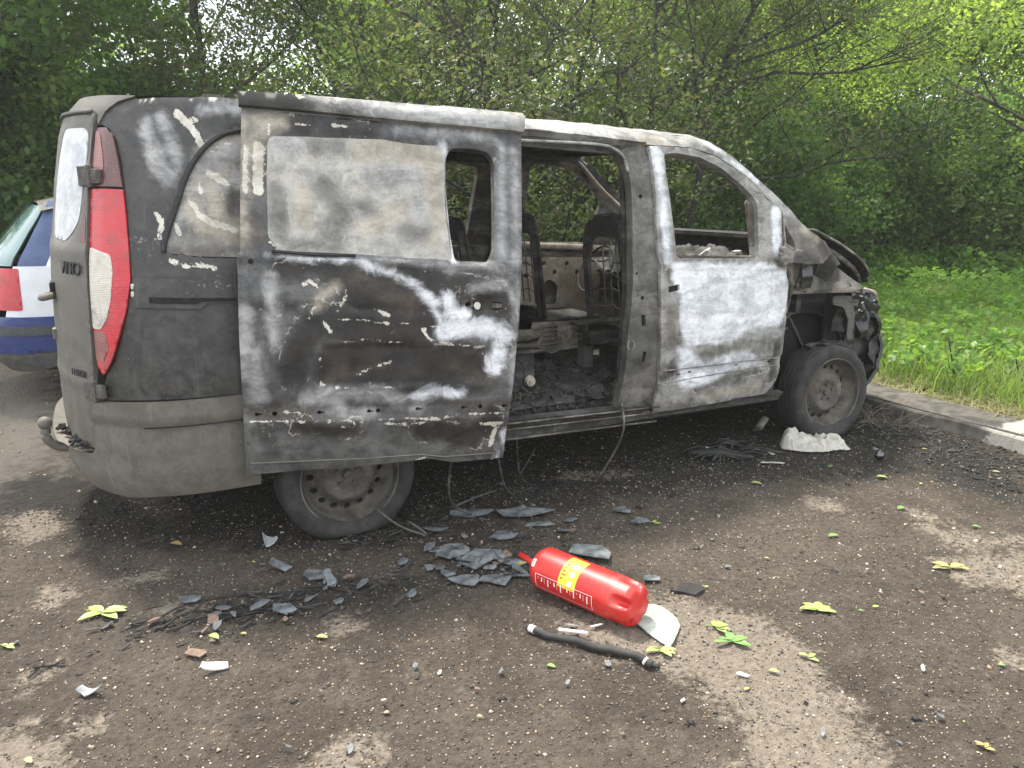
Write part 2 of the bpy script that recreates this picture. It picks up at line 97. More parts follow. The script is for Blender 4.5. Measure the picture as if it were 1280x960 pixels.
KINDS = ('white', 'haze', 'cream', 'tan', 'brown', 'soot')
ALIAS = {'whitep': 'white', 'lilac': 'haze', 'ash': 'haze', 'pink': 'tan', 'dark': 'soot'}
def burnt(name, base_a, base_b, dust=0.0, spot=.0, streak=.25, rough=.72, marks=True, ash=0.0, flake=0.0, sootn=.0, bump=.16, spec=.4, sootc=((.008, .0075, .007), (.030, .026, .022))):
    t = NT(name)
    big = t.noise(4.2, 7, .62, dist=.8); med = t.noise(15, 9, .68, dist=.5); fine = t.noise(85, 6, .78); tiny = t.noise(260, 3, .8)
    vert = t.noise(1, 6, .65, stretch=(34, 34, 1.6)); hor = t.noise(1, 8, .70, stretch=(2.6, 2.6, 8.5), dist=.6)
    comb = t.math('ADD', t.math('MULTIPLY', med, .85), t.math('MULTIPLY', fine, .15))
    base = t.mix(t.ramp(comb, .34, .66), base_a, base_b)
    base = t.mix(t.ramp(vert, .54, .72, 0, streak*.7), base, tuple(min(1, c*1.7+.02) for c in base_b))
    if dust:
        z = t.n.new('ShaderNodeSeparateXYZ'); t.link(t.co(), z.inputs[0])
        zf = t.math('ADD', z.outputs['Z'], t.math('MULTIPLY', t.math('SUBTRACT', big, .5), .7))
        base = t.mix(t.ramp(zf, .55, -.55, 0, dust), base, t.mix(comb, (.075, .070, .060), (.21, .19, .155)))
    if ash:
        base = t.mix(t.ramp(t.math('ADD', t.math('MULTIPLY', hor, .85), t.math('MULTIPLY', fine, .15)), .46, .62, 0, ash), base, (.52, .51, .48))
        base = t.mix(t.ramp(t.math('ADD', t.math('MULTIPLY', t.noise(8, 9, .7, dist=1.4), .75), t.math('MULTIPLY', fine, .25)), .53, .60, 0, ash*.8), base, (.36, .31, .23))
    if sootn:
        base = t.mix(t.ramp(t.math('ADD', t.math('MULTIPLY', big, .88), t.math('MULTIPLY', fine, .12)), .46, .60, 0, sootn), base, (.018, .017, .017))
    col_ = base
    inner = t.math('ADD', t.math('MULTIPLY', hor, .6), t.math('MULTIPLY', t.noise(13, 9, .70, dist=1.2), .4))
    ragged = t.math('ADD', t.math('MULTIPLY', t.noise(6.5, 10, .68, dist=1.5), .76), t.math('MULTIPLY', t.noise(34, 8, .8), .24))
    if marks:
        spec_ = [('soot', .16, -.045, .035, *sootc, .93),
                 ('brown', .16, -.03, .03, (.045, .035, .027), (.10, .078, .058), .6),
                 ('tan', .15, -.03, .035, (.22, .19, .145), (.48, .43, .34), .78),
                 ('haze', .16, -.025, .035, (.17, .17, .17), (.46, .455, .44), .8),
                 ('white', .13, -.022, .018, (.36, .37, .39), (.76, .77, .79), .95),
                 ('cream', .050, .000, .0022, (.38, .35, .28), (.66, .63, .55), .95)]
        for k, amp, lo, hi, c0, c1, op in spec_:
            n_ = ragged if k != 'cream' else t.noise(32, 10, .76, dist=.3)
            f = t.math('ADD', t.math('SUBTRACT', t.attr('m_'+k), .12), t.math('MULTIPLY', t.math('SUBTRACT', n_, .5), amp))
            f = t.ramp(f, lo, hi, 0, op)
            col_ = t.mix(f, col_, t.mix(t.ramp(inner, .38, .60), c0, c1))
        sf_ = t.math('ADD', t.math('SUBTRACT', t.attr('m_soot'), .12), t.math('MULTIPLY', t.math('SUBTRACT', ragged, .5), .16))
        rim = t.math('MULTIPLY', t.ramp(t.math('ABSOLUTE', t.math('ADD', sf_, .012)), .0045, .0015), t.ramp(t.noise(9, 5, .6), .50, .60))
        col_ = t.mix(rim, col_, (.40, .37, .32))
        # fine pale scratches and flecks where paint let go
        col_ = t.mix(t.ramp(t.math('ADD', t.math('MULTIPLY', big, .5), t.math('MULTIPLY', t.noise(60, 8, .8), .5)), .595, .61, 0, .6), col_, (.36, .34, .30))
    col_ = t.mix(t.ramp(fine, .50, .28, 0, .30), col_, t.mix(.75, col_, (.012, .012, .012)))
    col_ = t.mix(t.ramp(tiny, .66, .74, 0, .22+spot), col_, (.30, .28, .24))
    t.bump(t.math('ADD', t.math('MULTIPLY', med, .8), t.math('MULTIPLY', fine, .35)), bump, .008)
    r_ = t.ramp(med, .3, .7, rough-.14, min(1, rough+.16))
    return t.set(Base_Color=col_, Roughness=r_, Specular_IOR_Level=spec)

M = {}
M['paint'] = burnt('sooty_paint', (.026, .025, .024), (.070, .067, .061), dust=.75, streak=.35, rough=.45, sootn=.4)
M['door'] = burnt('scorched_door_skin', (.045, .046, .048), (.105, .105, .104), dust=.2, streak=.3, rough=.52, sootn=.5, ash=.10, spec=.28)
M['ashmetal'] = burnt('ash_grey_metal', (.13, .127, .12), (.30, .29, .27), streak=.35, rough=.7, ash=.6, sootn=.5)
M['frontdoor'] = burnt('bleached_door_skin', (.11, .105, .095), (.32, .31, .29), streak=.25, rough=.65, ash=.4, sootn=.35)
M['pillar'] = burnt('sooty_pillar_metal', (.045, .043, .039), (.135, .127, .112), streak=.5, rough=.6, ash=.15, sootn=.5, marks=False)
M['pane'] = burnt('ash_coated_pane', (.24, .23, .205), (.47, .45, .40), streak=.1, rough=.8, ash=.45, sootn=.06, bump=.08, sootc=((.085, .083, .078), (.19, .185, .17)))
M['rearpane'] = burnt('bleached_rear_pane', (.36, .38, .40), (.58, .60, .62), streak=.2, rough=.7, ash=.3, marks=False, bump=.1)
M['dust'] = burnt('dusty_plastic', (.105, .096, .081), (.155, .142, .118), dust=.6, streak=.35, rough=.6, marks=False, bump=.05, sootn=.08)
M['dustdoor'] = burnt('dusty_rear_paint', (.085, .079, .069), (.135, .124, .103), dust=.4, streak=.15, rough=.5, marks=False, bump=.05)
M['char'] = burnt('charred_metal', (.007, .007, .007), (.030, .027, .024), streak=.2, rough=.8, ash=.12, marks=False)
M['charbrown'] = burnt('charred_rusty_metal', (.030, .025, .021), (.12, .098, .075), streak=.3, rough=.85, ash=.35, sootn=.55, marks=False)
M['wing'] = burnt('bare_burnt_steel', (.10, .088, .072), (.27, .24, .20), streak=.2, rough=.7, ash=.25, sootn=.85, marks=False)
M['rust'] = burnt('light_rusty_metal', (.24, .18, .12), (.42, .36, .28), streak=.2, rough=.9, ash=.4, sootn=.3, marks=False)
M['wheel'] = burnt('dusty_wheel_steel', (.065, .056, .046), (.15, .13, .105), streak=.0, rough=.75, ash=.1, sootn=.45, marks=False, bump=.2)

def simple(name, c0, c1, scale=40, rough=.6, bump=.2, spec=.5, detail=5, **k):
    t = NT(name); n = t.noise(scale, detail, .65); t.bump(n, bump, .004)
    return t.set(Base_Color=t.mix(t.ramp(n, .3, .7), c0, c1), Roughness=rough, Specular_IOR_Level=spec, **k)
M['rubber'] = simple('tyre_rubber', (.011, .011, .011), (.042, .039, .035), 14, .8, .35, detail=9)
M['seal'] = simple('black_seal', (.010, .010, .010), (.025, .025, .025), 60, .7)
M['black'] = simple('deep_black', (.004, .004, .004), (.010, .010, .010), 50, .9)
M['glossblack'] = simple('melted_black_plastic', (.006, .006, .007), (.02, .02, .022), 25, .22, .6)
M['grime'] = simple('grimy_steel', (.05, .047, .042), (.12, .11, .095), 60, .75)
M['ashwhite'] = simple('white_ash', (.45, .43, .39), (.72, .70, .66), 60, .9, .5)

def lens(name, c0, c1, rough=.25, ridge=True, sootx=.0):
    t = NT(name)
    z = t.n.new('ShaderNodeSeparateXYZ'); t.link(t.co(), z.inputs[0])
    sn = t.math('SINE', t.math('MULTIPLY', z.outputs['Z'], 900.))
    n = t.noise(9, 6, .6); f = t.noise(70, 4, .7)
    c = t.mix(t.ramp(n, .3, .7), c0, c1)
    c = t.mix(t.ramp(t.math('ADD', n, t.math('MULTIPLY', f, .2)), .58, .80, 0, .55+sootx), c, (.05, .035, .03))
    c = t.mix(t.ramp(f, .45, .8, 0, .4), c, (.20, .16, .13)); c = t.mix(t.ramp(t.noise(4, 7, .7, dist=1), .50, .66, 0, .5), c, (.12, .07, .055))
    if ridge: t.bump(sn, .25, .002)
    return t.set(Base_Color=c, Roughness=rough, Specular_IOR_Level=.5, Coat_Weight=.3)
M['red_lens'] = lens('red_lens', (.42, .012, .022), (.62, .03, .04))
M['white_lens'] = lens('ribbed_white_lens', (.50, .46, .38), (.68, .64, .55), .3)
M['smoke_lens'] = lens('smoked_red_lens', (.055, .018, .018), (.16, .055, .05), .35, sootx=.2)
M['smoke_lens2'] = lens('sooty_pink_lens', (.20, .07, .06), (.34, .14, .12), .4, sootx=.1)

# ------------------------------------------------------------------ object helpers
def setp(o, label=None, cat=None, group=None, kind=None):
    if label: o['label'] = label
    if cat: o['category'] = cat
    if group: o['group'] = group
    if kind: o['kind'] = kind
    return o
def empty(name, loc=(0, 0, 0), label=None, cat=None, group=None, rot=(0, 0, 0)):
    o = bpy.data.objects.new(name, None); col.objects.link(o); o.location = loc; o.rotation_euler = rot; o.empty_display_size = .1
    return setp(o, label, cat, group)
def link(name, me, mat, parent=None, **k):
    o = bpy.data.objects.new(name, me); col.objects.link(o)
    if mat is not None and not me.materials: me.materials.append(mat)
    if parent is not None: o.parent = parent
    return setp(o, **k)
def world_off(parent):
    v = np.zeros(3); p = parent
    while p is not None: v += np.array(p.location); p = p.parent
    return v
def mesh_arr(name, V, F, smooth=True, attrs=None):
    """V (n,3) array, F (m,k) int array or list of index lists"""
    me = bpy.data.meshes.new(name); V = np.asarray(V, np.float32)
    if isinstance(F, np.ndarray):
        m, k = F.shape
        me.vertices.add(len(V)); me.vertices.foreach_set('co', V.ravel())
        me.loops.add(m*k); me.loops.foreach_set('vertex_index', F.astype(np.int32).ravel())
        me.polygons.add(m); me.polygons.foreach_set('loop_start', np.arange(0, m*k, k, dtype=np.int32))
        me.update(calc_edges=True)
    else:
        me.from_pydata([tuple(map(float, v)) for v in V], [], F)
    if smooth: me.polygons.foreach_set('use_smooth', np.ones(len(me.polygons), bool))
    if attrs:
        for k_, a in attrs.items():
            at = me.attributes.new(k_, 'FLOAT', 'POINT'); at.data.foreach_set('value', np.asarray(a, np.float32))
    me.update(); return me
def obj_w(name, V, F, mat, parent=None, smooth=True, attrs=None, **k):
    """V given in world coordinates; parent may sit anywhere (unrotated)"""
    V = np.asarray(V, float)
    if parent is not None: V = V-world_off(parent)
    return link(name, mesh_arr(name, V, F, smooth, attrs), mat, parent, **k)
class MB:
    """collects vertices and faces in one mesh"""
    def __init__(s): s.V = []; s.F = []; s.n = 0
    def add(s, V, F):
        V = np.asarray(V, float); s.V.append(V); s.F += [[i+s.n for i in f] for f in F]; s.n += len(V)
    def box(s, c, d, rot=None):
        c = np.asarray(c, float); h = np.asarray(d, float)/2
        V = np.array([[x, y, z] for x in (-1, 1) for y in (-1, 1) for z in (-1, 1)])*h
        if rot is not None: V = V@np.array(Matrix(rot) if not isinstance(rot, np.ndarray) else rot).T
        s.add(V+c, [(0, 1, 3, 2), (4, 6, 7, 5), (0, 4, 5, 1), (2, 3, 7, 6), (0, 2, 6, 4), (1, 5, 7, 3)])
    def tube(s, pts, r, n=8, caps=True, flat=1.0):
        pts = np.asarray(pts, float); m = len(pts); r = np.broadcast_to(np.asarray(r, float), (m,))
        T = np.gradient(pts, axis=0); T /= np.linalg.norm(T, axis=1)[:, None]+1e-9
        up = np.array([0, 0, 1.]) if abs(T[0, 2]) < .9 else np.array([1., 0, 0])
        a = np.cross(T, up); a /= np.linalg.norm(a, axis=1)[:, None]+1e-9; b = np.cross(a, T)
        th = np.linspace(0, 2*np.pi, n, endpoint=False)
        V = pts[:, None]+r[:, None, None]*(a[:, None]*np.cos(th)[None, :, None]+flat*b[:, None]*np.sin(th)[None, :, None])
        F = [(i*n+j, i*n+(j+1) % n, (i+1)*n+(j+1) % n, (i+1)*n+j) for i in range(m-1) for j in range(n)]
        if caps: F += [tuple(range(n))[::-1], tuple((m-1)*n+j for j in range(n))]
        s.add(V.reshape(-1, 3), F)
    def build(s, name, mat, parent=None, smooth=False, **k):
        return obj_w(name, np.concatenate(s.V), s.F, mat, parent, smooth, **k)
def bevel(o, w=.004, seg=2):
    b = o.modifiers.new('bevel', 'BEVEL'); b.width = w; b.segments = seg; b.limit_method = 'ANGLE'; b.angle_limit = R(40); return o
def spline(pts, n=24):
    """Catmull-Rom through pts"""
    P = np.asarray(pts, float); P = np.vstack([2*P[0]-P[1], P, 2*P[-1]-P[-2]]); out = []
    segs = len(P)-3; k = max(2, n//segs)
    for i in range(segs):
        p0, p1, p2, p3 = P[i:i+4]
        for t in np.linspace(0, 1, k, endpoint=False):
            out.append(.5*((2*p1)+(-p0+p2)*t+(2*p0-5*p1+4*p2-p3)*t*t+(-p0+3*p1-3*p2+p3)*t**3))
    out.append(P[-2]); return np.array(out)
def vnoise(P, scale, seed=0):
    """cheap smooth 2-D value noise, -1..1"""
    r = np.random.default_rng(seed); T = r.uniform(-1, 1, (64, 64)); Q = np.asarray(P)*scale
    i = np.floor(Q).astype(int); f = Q-i; f = f*f*(3-2*f); a, b = i[..., 0] % 64, i[..., 1] % 64
    a1, b1 = (a+1) % 64, (b+1) % 64; x, y = f[..., 0], f[..., 1]
    return (T[a, b]*(1-x)+T[a1, b]*x)*(1-y)+(T[a, b1]*(1-x)+T[a1, b1]*x)*y

# ------------------------------------------------------------------ polygons and panels
def inside(P, poly):
    P = np.asarray(P); q = np.asarray(poly, float); a = q; b = np.roll(q, -1, 0); r = np.zeros(len(P), bool)
    for (x0, y0), (x1, y1) in zip(a, b):
        if y0 == y1: continue
        c = ((y0 > P[:, 1]) != (y1 > P[:, 1])) & (P[:, 0] < (x1-x0)*(P[:, 1]-y0)/(y1-y0)+x0); r ^= c
    return r
def segdist(P, pts, closed=False):
    P = np.asarray(P, float); q = np.asarray(pts, float); d = np.full(len(P), 1e9)
    n = len(q); rr = range(n if closed else n-1)
    if n == 1: return np.linalg.norm(P-q[0], axis=1)
    for i in rr:
        a, b = q[i], q[(i+1) % n]; ab = b-a; L = ab@ab+1e-12
        h = np.clip(((P-a)@ab)/L, 0, 1); d = np.minimum(d, np.linalg.norm(P-a-h[:, None]*ab, axis=1))
    return d
def sdf(P, poly):
    d = segdist(P, poly, True); return np.where(inside(P, poly), d, -d)
def fields(P, marks):
    out = {k: np.full(len(P), -.12) for k in KINDS}
    for k, pts, r in marks or []:
        kk = ALIAS.get(k, k)
        v = sdf(P, pts) if (k == 'whitep' or len(pts) > 8) and r == 0 else r-segdist(P, pts)
        out[kk] = np.maximum(out[kk], v)
    return {'m_'+k: np.clip(v, -.12, .12)+.12 for k, v in out.items()}
def densify(poly, step):
    q = np.asarray(poly, float); out = []
    for a, b in zip(q, np.roll(q, -1, 0)):
        n = max(1, int(np.ceil(np.linalg.norm(b-a)/step)))
        out += [a+(b-a)*i/n for i in range(n)]
    return np.array(out)
def rounded(poly, r=.02, n=4):
    """round the corners of a polygon"""
    q = np.asarray(poly, float); out = []
    for i in range(len(q)):
        p, a, b = q[i], q[i-1], q[(i+1) % len(q)]; la, lb = np.linalg.norm(a-p), np.linalg.norm(b-p)
        rr = min(r, la*.45, lb*.45); s, e = p+(a-p)/la*rr, p+(b-p)/lb*rr
        for t in np.linspace(0, 1, n): out.append((1-t)**2*s+2*t*(1-t)*p+t*t*e)
    return np.array(out)
def circle(c, r, n=16): return [(c[0]+r*math.cos(a), c[1]+r*math.sin(a)) for a in np.linspace(0, 2*math.pi, n, endpoint=False)]
def cdt(poly, holes, step):
    rings = [densify(poly, step)]+[densify(h, step) for h in holes]
    lo, hi = rings[0].min(0), rings[0].max(0)
    gx, gy = np.meshgrid(np.arange(lo[0], hi[0], step), np.arange(lo[1], hi[1], step)); g = np.stack([gx.ravel(), gy.ravel()], 1)
    m = inside(g, rings[0])
    for h in rings[1:]: m &= ~inside(g, h)
    g = g[m]
    if len(g):
        d = np.min([segdist(g, r, True) for r in rings], axis=0); g = g[d > step*.55]
    V = np.concatenate(rings+[g]); E = []; k = 0
    for r in rings: E += [(k+i, k+(i+1) % len(r)) for i in range(len(r))]; k += len(r)
    res = delaunay_2d_cdt([Vector(v) for v in V], E, [], 0, 1e-6)
    P = np.array([tuple(v) for v in res[0]]); T = np.array([f for f in res[2] if len(f) == 3])
    c = P[T].mean(1); m = inside(c, rings[0])
    for h in rings[1:]: m &= ~inside(c, h)
    T = T[m]
    a = P[T[:, 1]]-P[T[:, 0]]; b = P[T[:, 2]]-P[T[:, 0]]; fl = (a[:, 0]*b[:, 1]-a[:, 1]*b[:, 0]) < 0
    T[fl] = T[fl][:, ::-1]
    return P, T
def panel(name, poly, holes, surf, step, thick, mat, parent, off=0., relief=None, marks=None, sign=1, wallmat=None, smooth=True, **k):
    """a sheet cut to an outline in surface coordinates, with thickness and lips"""
    P, T = cdt(poly, holes, step)
    e = 1e-4; u, v = P[:, 0], P[:, 1]
    S0 = surf(u, v); du = surf(u+e, v)-S0; dv = surf(u, v+e)-S0; n = np.cross(du, dv); n /= np.linalg.norm(n, axis=1)[:, None]+1e-12; n *= sign
    h = np.full(len(P), float(off))
    if relief is not None: h = h+relief(u, v)
    A = S0+n*h[:, None]; B = S0+n*(h-thick)[:, None]; N = len(P)
    ed = {}
    for a, b, c in T:
        for x, y in ((a, b), (b, c), (c, a)):
            if (y, x) in ed: del ed[(y, x)]
            else: ed[(x, y)] = 1
    ed = np.array(list(ed)); T2 = T[:, ::-1]+N
    if sign < 0: T1 = T[:, ::-1]; T2 = T+N
    else: T1 = T
    W0 = 2*N; ia, ib = ed[:, 0], ed[:, 1]; m = len(ed)
    VW = np.concatenate([A[ia], A[ib], B[ia], B[ib]]); r_ = np.arange(m)+W0
    w1 = np.stack([r_, r_+2*m, r_+m], 1); w2 = np.stack([r_+m, r_+2*m, r_+3*m], 1)
    if sign < 0: w1 = w1[:, ::-1]; w2 = w2[:, ::-1]
    V = np.concatenate([A, B, VW]); F = np.concatenate([T1, T2, w1, w2])
    at = None
    if marks is not None:
        f = fields(P, marks); at = {kk: np.concatenate([x, x, x[ia], x[ib], x[ia], x[ib]]) for kk, x in f.items()}
    o = obj_w(name, V, F, mat, parent, smooth, at, **k)
    return o
# ================================================================== THE BURNT VAN
TH, DZ = 0.0465893, 0.0382435          # the body sits nose-down on its burnt-out springs
def B2G(P):
    P = np.asarray(P, float); c, s = math.cos(TH), math.sin(TH); x, y, z = P[..., 0], P[..., 1], P[..., 2]-.3
    return np.stack([x*c+z*s, y, -x*s+z*c+.3+DZ], -1)
WZ = [.1, .30, .45, .58, .75, .95, 1.1, 1.25, 1.5, 1.75, 1.85, 1.90, 1.94, 1.97]; WY = [.85, .89, .925, .945, .95, .94, .925, .90, .835, .765, .735, .69, .58, .40]
CZ = [.1, .2, .3, .4, .5, .6, .9, 1.1, 1.2, 1.4, 1.5, 1.6, 1.7, 1.8, 1.86, 1.94]; CX = [-1.04, -1.08, -1.10, -1.12, -1.13, -1.135, -1.14, -1.14, -1.135, -1.11, -1.10, -1.085, -1.07, -1.04, -.99, -.82]
def SB(u, z):
    """body surface: u runs forward along the side and wraps round the rear corner below -.45"""
    u = np.asarray(u, float); z = np.asarray(z, float); ww = np.interp(z, WZ, WY); xc = np.interp(z, CZ, CX)
    t = np.clip((-.45-u)/1.35, 0, 1)*np.pi/2; L = -.45-xc
    x = np.where(u > -.45, u, -.45-L*np.sin(t)**(2/2.2)); y = -ww*np.maximum(np.cos(t), 0)**(2/3.2)
    y = y*(1-.10*np.clip((u-2.6)/1.4, 0, 1)**2)
    return np.stack([x, y, z+0*x], -1)
def S(u, z): return B2G(SB(u, z))
def SM(u, z):
    p = SB(u, z); p[..., 1] *= -1; return B2G(p)
def FULLREAR(u, z):
    """u from -1.8 (centre) mirrored below it"""
    u = np.asarray(u, float); m = u < -1.8; p = SB(np.where(m, -3.6-u, u), z); p[..., 1] = np.where(m, -p[..., 1], p[..., 1]); return B2G(p)
DQ = (-.4919, -.1039, -.1589, .0211, .0107)
def SD(x, z):
    """sliding door, hanging off its track with the front end swung outwards"""
    x = np.asarray(x, float); z = np.asarray(z, float); y = -(np.interp(z, WZ, WY)-.95); zz = z-.6; c, s = math.cos, math.sin
    y, zz = y*c(DQ[4])-zz*s(DQ[4]), y*s(DQ[4])+zz*c(DQ[4]); x, zz = x*c(DQ[3])+zz*s(DQ[3]), -x*s(DQ[3])+zz*c(DQ[3])
    x, y = x*c(DQ[2])-y*s(DQ[2]), x*s(DQ[2])+y*c(DQ[2]); return B2G(np.stack([x+DQ[0], y-.95+DQ[1], zz+.6], -1))
def PL(Y):
    return lambda u, z: B2G(np.stack([np.asarray(u, float), np.full(np.shape(u), float(Y)), np.asarray(z, float)], -1))
M['chargrit0'] = simple('charred_flakes', (.010, .010, .010), (.070, .062, .052), 9, .8, .3, detail=9)
van = empty('burnt_van', (1.5, 0, 0), 'burnt-out dark van with its sliding side door slid back and windows gone', 'van')
def ridge(z, c, w, h): return h*np.exp(-((z-c)/w)**2)

# ---- rear quarter, seen behind the open door
bt = lambda u: np.interp(u, [-1.3, -1.14, -.477, 1], [.63, .637, .68, .72])
qp = [(-.30, 1.882), (-.70, 1.862), (-1.0, 1.843), (-1.10, 1.825), (-1.165, 1.785), (-1.203, 1.743)]+G['tail_front_edge'][1:-1]+[(-1.18, .70), (-1.16, .645), (-.477, .682), (-.44, .684)]
qp += [(-.42, .56)]+[(.0+.43*math.cos(a), .30+.43*math.sin(a)) for a in np.linspace(R(158), R(20), 14)]+[(.43, .34), (.50, .34), (.50, 1.10), (.30, 1.22), (.24, 1.30), (.24, 1.74), (.30, 1.80), (.86, 1.80), (.86, 1.918)]
win = rounded(G['qwin'][:-2]+[(-.625, 1.24), (-.36, 1.24), (-.34, 1.746)], .05)
def qrel(u, z):
    r = -.012*(sdf(np.stack([u, z], 1), win) > 0)
    r += ridge(z, 1.165, .012, .004)*(u > -.96)*(u < -.3)
    r -= .007*np.clip(1-np.abs(z-.80)/.02, 0, 1)*0
    return r
panel('quarter_panel', qp, [win], S, .02, .02, M['paint'], van, relief=qrel, marks=G['quarter_marks'])
panel('quarter_window', win, [], S, .018, .01, M['ashmetal2'] if 'ashmetal2' in M else M['ashmetal'], van, off=-.006, marks=G['quarter_marks'], label='blistered rear quarter window with a black seal')
mb = MB(); c_ = np.array(G['qwin'][:9]); sp = spline(c_, 40); mb.tube(S(sp[:, 0], sp[:, 1])+np.array([0, -.004, 0]), .011, 6); mb.build('window_seal', M['seal'], van, True)
# rail cover with its step
rc = G['rail_cover']; rcp = [(rc[0][0]+.004, rc[0][1]), (rc[1][0]+.006, rc[1][1]), (-.63, 1.033), (-.60, 1.058), (-.30, 1.062), (-.30, 1.148)]
panel('rail_cover', rcp, [], S, .025, .02, M['paint'], van, off=.010, marks=[])
panel('rail_slot', [(-.87, 1.052), (-.65, 1.052), (-.62, 1.062), (-.30, 1.066), (-.30, 1.078), (-.87, 1.076)], [], S, .03, .004, M['black'], van, off=.0125)
mb = MB(); lp = np.array([(-.40, 1.26), (-.455, 1.235), (-.478, 1.19), (-.480, 1.10), (-.45, 1.045), (-.38, 1.04)]); lp = spline(lp, 24)
mb.tube(S(lp[:, 0], lp[:, 1])+np.array([0, -.03, 0]), .011, 6); mb.build('door_seal_loop', M['seal'], van, True)
mb = MB()
for z_ in (1.115, 1.085): mb.box(S(-.958, z_)+np.array([0, -.008, 0]), (.016, .01, .022))
bevel(mb.build('clip', M['ashwhite'], van))

# ---- rear bumper wrapping round the tail
def brel(u, z):
    st = np.interp(u, [-1.3, -.474], [.545, .585]); cr = np.interp(u, [-1.2, -.46], [.312, .395])
    return .016*np.clip((z-st)/.012, 0, 1)+.022*np.clip(1-np.abs(z-cr)/.25, 0, 1)-.02*np.clip((.27-z)/.1, 0, 1)
bpoly = [(-.40, .272), (-.46, .268), (-.9, .235), (-1.10, .215), (-1.5, .235), (-1.8, .24), (-2.5, .215), (-3.14, .272), (-3.14, .68), (-2.42, .632), (-2.39, .50), (-2.36, .41), (-1.8, .40), (-1.28, .40), (-1.25, .43), (-1.235, .58), (-1.21, .634), (-1.14, .640), (-.42, .682)]
panel('rear_bumper', bpoly, [], FULLREAR, .02, .03, M['dust'], van, off=.02, relief=brel)
mb = MB(); sp = np.array([(u_, np.interp(u_, [-1.15, -.44], [.533, .582])) for u_ in np.linspace(-.44, -.95, 16)])
mb.tube(S(sp[:, 0], sp[:, 1])+np.array([-.0, -.0405, 0]), .003, 5); mb.build('bumper_seam', M['black'], van)
# bumper step on top, cracked
mb = MB()
us = np.linspace(-1.27, -2.33, 30); zt = .405+.008*vnoise(np.stack([us, us], 1), 9, 3)
o_ = FULLREAR(us, np.full(30, .40)); d_ = np.array([-1., 0, 0]); V = np.concatenate([o_+d_*.075+[0, 0, .012], o_+[.06, 0, .0]]); V[:30, 2] += zt-.405
mb.add(V, [(i, i+1, 30+i+1, 30+i) for i in range(29)]); mb.build('bumper_step', M['dust'], van, True)
rb = np.random.default_rng(3)
mb = MB()
for i in range(16):
    u_ = rb.uniform(-1.7, -1.28); p_ = FULLREAR(u_, .42)+np.array([rb.uniform(-.06, .0), 0, .012]); a_ = rb.uniform(0, 6)
    mb.box(p_, (rb.uniform(.02, .05), rb.uniform(.01, .03), rb.uniform(.008, .02)), Matrix.Rotation(a_, 3, Vector(rb.normal(size=3))))
mb.build('bumper_debris', M['char'], van, kind='stuff')

# ---- tail light: smoked top lens, red body, ribbed white reversing lens
def between(z0, z1, fr, rear):
    """outline of the light between two heights"""
    fr = sorted(fr, key=lambda p: p[1]); zz = np.linspace(z0, z1, 22); a = np.interp(zz, [p[1] for p in fr], [p[0] for p in fr])
    b = np.interp(zz, [p[1] for p in rear], [p[0] for p in rear]); return a, b, zz
fr = [(p[0]-.004, p[1]) for p in G['tail_front_edge']]; rearE = [(-1.16, .74), (-1.208, .80), (-1.212, 1.0), (-1.218, 1.2), (-1.222, 1.4), (-1.225, 1.6), (-1.20, 1.735)]
def strip_poly(z0, z1):
    a, b, zz = between(z0, z1, fr, rearE); return [(x, z) for x, z in zip(a, zz)]+[(x, z) for x, z in zip(b[::-1], zz[::-1])]
tl = empty('tail_light', (0, 0, 0)); tl.parent = van; tl.location = (-2.45, -.85, 1.0)
tl_base = panel('lamp_housing', strip_poly(.748, 1.728), [], S, .02, .01, M['seal'], tl, off=.001)
bul = lambda u, z: .010*np.clip((u+1.22)/.1, 0, 1)*np.clip((-.965-u)/.06, 0, 1)
panel('red_lens', strip_poly(.758, 1.484), [], S, .014, .01, M['red_lens'], tl, off=.006, relief=bul)
wp = rounded([(-1.214, .935), (-1.150, .935), (-1.105, .975), (-1.070, 1.06), (-1.052, 1.17), (-1.065, 1.232), (-1.214, 1.258)], .02)
panel('reversing_lens', wp, [], S, .012, .008, M['white_lens'], tl, off=.0085, relief=bul)
panel('lower_red_lens', rounded([(-1.150, .800), (-1.105, .86), (-1.118, .925), (-1.208, .928), (-1.208, .81)], .01), [], S, .014, .004, M['smoke_lens2'], tl, off=.0075, relief=bul)
panel('smoked_lens', strip_poly(1.494, 1.722), [], S, .014, .01, M['smoke_lens'], tl, off=.006, relief=bul)
panel('cleaner_lens_patch', rounded([(-1.208, 1.55), (-1.12, 1.555), (-1.135, 1.62), (-1.165, 1.70), (-1.205, 1.715)], .02), [], S, .014, .004, M['smoke_lens2'], tl, off=.0085, relief=bul)

# ---- rear doors (near leaf and far leaf), window blanked by ash
def rear_leaf(lo, hi, sgn, first):
    # lo..hi in u ; the top leans forward
    rd = empty('rear_door'); rd.parent = van; rd.location = (-2.55, -.5*sgn, 1.1)
    po = [(hi, .42), (hi+.012, 1.0), (hi+.0, 1.5), (hi+.01, 1.70), (hi+.004, 1.778), (lo, 1.79), (lo, .42)]
    if first: w_ = rounded([(-1.30, 1.72), (-1.256, 1.70), (-1.262, 1.574), (-1.284, 1.439), (-1.30, 1.36), (-1.35, 1.31), (-1.425, 1.27), (-1.60, 1.28), (-1.64, 1.36), (-1.60, 1.6), (-1.54, 1.72)], .03)
    else: w_ = rounded([(-2.33, 1.70), (-2.33, 1.30), (-1.97, 1.28), (-1.95, 1.70)], .05)
    def rel(u, z): return ridge(z, 1.235, .03, .006)-.006*(sdf(np.stack([u, z], 1), w_) > -.012)+ridge(z, .70, .02, .006)
    panel('door_skin', po, [w_], FULLREAR, .02, .02, M['dustdoor'], rd, off=.016, relief=rel)
    panel('window_pane', w_, [], FULLREAR, .02, .008, M['rearpane'], rd, off=.014)
    return rd
